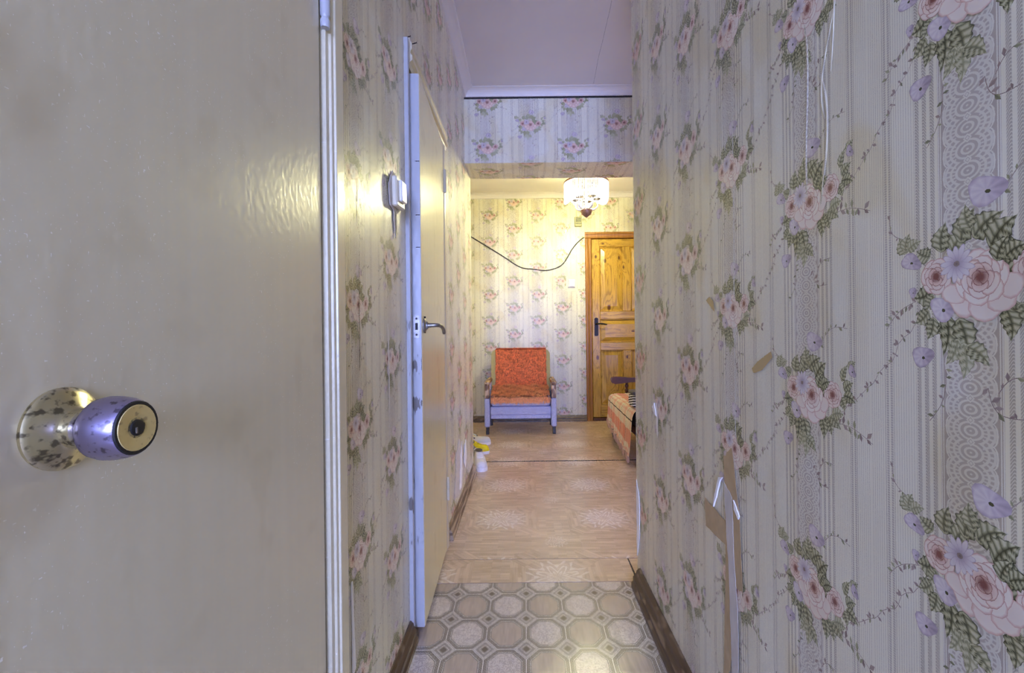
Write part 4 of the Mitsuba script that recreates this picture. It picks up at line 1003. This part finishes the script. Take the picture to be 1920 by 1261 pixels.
tag(k, 'orange shaggy throw laid over the armchair seat and back', 'throw')

# ---------------------------------------------------------------- sofa with plaid blanket
k = 'sofa'
SX0, SX1, SY0, SY1 = 0.795, 1.50, 3.24, 4.40
tag(k, 'dark wooden sofa with a turned arm at the right, mostly hidden behind the corridor wall', 'sofa')
add(k + '__seat', softbox(SX0, SX1, SY0 + 0.01, SY1 - 0.07, 0.27, 0.385, 0.035), 'black_wood', smooth=30)
add(k + '__seat_rail', cbox(SX0 + 0.02, SX1, SY0 + 0.02, SY1 - 0.08, 0.20, 0.268, 0.005), 'mahogany')
for yy in (SY0 + 0.02, SY1 - 0.14):
    for xx in (SX0 + 0.01, SX1 - 0.06):
        add(k + '__leg', cbox(xx, xx + 0.05, yy, yy + 0.055, 0.0006, 0.2, 0.004), 'black_wood')
for yy in (SY0 + 0.03, SY1 - 0.055):
    prof = [(0.805, 0.527), (0.812, 0.548), (0.835, 0.557), (0.90, 0.556), (0.97, 0.549), (1.06, 0.546), (1.45, 0.548), (1.45, 0.512), (1.06, 0.508), (0.98, 0.505), (0.90, 0.495), (0.84, 0.490), (0.815, 0.500)]
    m = prism(prof, yy - 0.030, yy + 0.030, UPX); trimesh.repair.fix_normals(m)
    a_ = add(k + '__arm', m, 'mahogany')
    for xx in (0.955, 1.20):
        add(a_ + '__spindle', lathe([(0, 0.386), (0.017, 0.386), (0.017, 0.398), (0.010, 0.404), (0.013, 0.415), (0.019, 0.428), (0.013, 0.440), (0.009, 0.448), (0.016, 0.462), (0.018, 0.474), (0.010, 0.488), (0.013, 0.498), (0.013, 0.508), (0, 0.508)], at=(xx, yy, 0.0), n=24), 'mahogany', smooth=40)
    add(a_ + '__lower_rail', cbox(0.83, 1.45, yy - 0.022, yy + 0.022, 0.34, 0.3855, 0.004), 'mahogany')
add(k + '__backrest', softbox(SX1 - 0.06, SX1 + 0.06, SY0 + 0.01, SY1 - 0.08, 0.39, 0.86, 0.04), 'mahogany', smooth=30)
k = 'plaid_blanket'
NU, NV = 90, 46
by0, by1 = SY0 + 0.115, SY1 - 0.075
uu = np.linspace(0, by1 - by0, NU)
prof = np.array([(1.30, 0.394), (0.90, 0.397), (0.84, 0.396), (0.805, 0.390), (0.787, 0.372), (0.781, 0.345), (0.778, 0.26), (0.774, 0.16)])
sp = spline(prof, NV)
arcl = np.r_[0, np.cumsum(np.linalg.norm(np.diff(sp, axis=0), axis=1))]
top_i = int(np.argmin(np.abs(sp[:, 0] - 0.79) + np.abs(sp[:, 1] - 0.38) ))
Vb = []
for i, u in enumerate(uu):
    f_ = u / uu[-1]
    for j, (x, z) in enumerate(sp):
        d = max(0.0, (arcl[j] - arcl[top_i]) / (arcl[-1] - arcl[top_i]))
        hang = 0.105 * (1 - f_) * d
        wave = 0.012 * math.sin(u * 23 + 1) * d + 0.006 * math.sin(u * 61) * d
        Vb.append((x - 0.004 - abs(wave) - 0.012 * d * (1 - f_), by0 + u + 0.01 * math.sin(j * 0.3) * d, z + 0.003 - hang + 0.003 * math.sin(u * 17 + j * 0.5) ** 2))
Vb = np.array(Vb); Fb = np.array(grid_faces(NU, NV))
uvb = np.c_[np.repeat(uu, NV), np.tile(arcl - arcl[top_i], NU)]
add(k + '__cloth', (Vb, Fb), 'plaid', smooth=True, uv=uvb, label='cream cloth with orange and dark checks')
edge = Vb.reshape(NU, NV, 3)[:, -1]
tas = []
rt = random.Random(4)
for i in range(0, NU, 1):
    p = edge[i] + np.array([0, rt.uniform(-0.004, 0.004), 0])
    for q in range(2):
        l = rt.uniform(0.035, 0.06)
        e_ = p + np.array([rt.uniform(-0.008, 0.004), rt.uniform(-0.008, 0.008), -l])
        tas.append(tube([p, (p + e_) / 2 + np.array([rt.uniform(-.003, .003)] * 3), e_], [0.0018, 0.0024, 0.0012], 5))
add(k + '__fringe', cat(tas), 'tassel', kind='stuff', label='knotted tassel fringe')
tag(k, 'cream and orange plaid blanket with a fringe spread over the sofa seat', 'blanket')
k = 'folded_garment'
add(k + '__striped_cloth', softbox(0.795, 0.97, 3.42, 3.58, 0.409, 0.500, 0.022), 'stripes', smooth=30, label='black and white striped cloth')
add(k + '__grey_lining', softbox(0.80, 0.95, 3.44, 3.60, 0.500, 0.530, 0.014), 'grey_cloth', smooth=30, label='grey cloth on top')
tag(k, 'folded black and white striped garment lying on the plaid blanket', 'clothing')

# ---------------------------------------------------------------- shoes by the end of the left wall
def shoe_mesh(L, W, H, toe, heel_h, open_=True):
    """upper as stacked sections along the length: x forward (toe at L), z up"""
    n, m = 22, 20
    V = []
    for i in range(n):
        t = 1 - (1 - i / (n - 1)) ** 1.5
        w = W / 2 * (0.66 + 0.40 * math.sin(min(1, t * 1.25) * math.pi * 0.62) ) * math.sqrt(max(0.004, 1 - max(0, (t - 0.74) / 0.26) ** 2.2)) * (1 if t > 0.06 else 0.72 + 4.6 * t)
        h = heel_h + (toe - heel_h) * (0.5 - 0.5 * math.cos(math.pi * min(1, max(0, (t - 0.22) / 0.55))))
        h *= (1 - max(0, (t - 0.88) / 0.12) ** 2 * 0.6)
        for j in range(m):
            th = math.pi * j / (m - 1)
            V.append((t * L, w * math.cos(th) * (1.0 if math.sin(th) < 0.6 else 0.96), h * math.sin(th) ** 0.75))
    F = grid_faces(n, m)
    a, b = len(V), len(V) + 1
    V += [(0, 0, heel_h * 0.2), (L, 0, toe * 0.2)]
    F += [(a, j + 1, j) for j in range(m - 1)] + [(b, (n - 1) * m + j, (n - 1) * m + j + 1) for j in range(m - 1)]
    me = trimesh.Trimesh(V, F, process=False); trimesh.repair.fix_normals(me)
    return me
def sole_mesh(L, W, h):
    pts = []
    for s in (1, -1):
        ts = 1 - np.linspace(1, 0, 40) ** 2 if s > 0 else 1 - np.linspace(0, 1, 40) ** 2
        for t in ts:
            w = W / 2 * (0.66 + 0.40 * math.sin(min(1, t * 1.25) * math.pi * 0.62)) * math.sqrt(max(0.0004, 1 - max(0, (t - 0.74) / 0.26) ** 2.2)) * (1 if t > 0.06 else 0.72 + 4.6 * t) * 1.05
            pts.append((t * L * 1.012 - 0.002, s * w))
    return prism(pts, 0, h)
def place(m, x, y, z, deg, pitch=0):
    m = m.copy()
    if pitch: m.apply_transform(trimesh.transformations.rotation_matrix(math.radians(pitch), [0, 1, 0]))
    m.apply_transform(trimesh.transformations.rotation_matrix(math.radians(deg), [0, 0, 1])); m.apply_translation([x, y, z]); return m
def sneaker(key, x, y, deg, upper, sole, label, L=0.25, W=0.088, laces='shoe_sole', heel=0.085, pitch=0, z=0.0008):
    P = lambda m: place(m, x, y, z, deg, pitch)
    up = shoe_mesh(L, W, 0.1, 0.052, heel); up.apply_translation([0, 0, 0.018])
    add(key + '__upper', P(up), upper, smooth=40)
    add(key + '__sole', P(sole_mesh(L, W, 0.024)), sole)
    t2 = sole_mesh(L * 0.985, W * 0.97, 0.004); 
    op = lathe([(0, 0), (0.026, 0), (0.030, 0.004), (0.026, 0.008), (0, 0.006)], n=24); op.apply_scale([1.45, 0.92, 1]); op.apply_translation([0.062, 0, heel + 0.013])
    add(key + '__opening', P(op), 'sole_dark', smooth=40)
    for i in range(4):
        xx = 0.115 + i * 0.018; hh = 0.019 + heel + (0.052 - heel) * (0.5 - 0.5 * math.cos(math.pi * min(1, max(0, (xx / L - 0.22) / 0.55))))
        add(key + '__lace', P(tube([(xx, -0.022, hh - 0.006), (xx + 0.004, 0, hh + 0.003), (xx, 0.022, hh - 0.006)], 0.0032, 6)), laces)
    tag(key, label, 'shoe')
sneaker('sneaker', -0.372, 3.50, -78, 'shoe_white', 'shoe_sole', 'white sneaker pointing at the camera by the end of the left wall', L=0.27, W=0.088, heel=0.088)
sneaker('sneaker_001', -0.50, 3.66, -30, 'shoe_grey', 'shoe_sole', 'grey striped sneaker half hidden behind the white sneaker', L=0.135 + 0.04, W=0.085, heel=0.105)
sneaker('sneaker_002', -0.545, 3.80, -14, 'shoe_yellow', 'shoe_sole', 'bright yellow sneaker with a thick white sole', L=0.245, W=0.09, laces='shoe_yellow', heel=0.098)
k = 'clog'
P = lambda m: place(m, -0.56, 4.09, 0.0008, -8)
cu = shoe_mesh(0.245, 0.095, 0.1, 0.050, 0.052); cu.apply_translation([0, 0, 0.016])
add(k + '__upper', P(cu), 'clog_grey', smooth=40)
add(k + '__sole', P(sole_mesh(0.245, 0.097, 0.024)), 'shoe_sole')
add(k + '__heel_strap', P(tube(spline([(0.105, -0.046, 0.062), (0.05, -0.052, 0.082), (-0.006, -0.03, 0.094), (-0.016, 0, 0.096), (-0.006, 0.03, 0.094), (0.05, 0.052, 0.082), (0.105, 0.046, 0.062)], 30), 0.006, 8)), 'clog_grey', smooth=True)
for s in (-1, 1):
    add(k + '__rivet', P(lathe([(0, 0), (0.007, 0), (0.006, 0.003), (0, 0.004)], 'y', (0.108, s * 0.048 , 0.062), 16)), 'black')
tag(k, 'pale grey slip-on clog with a black strap rivet, farthest of the shoes', 'shoe')
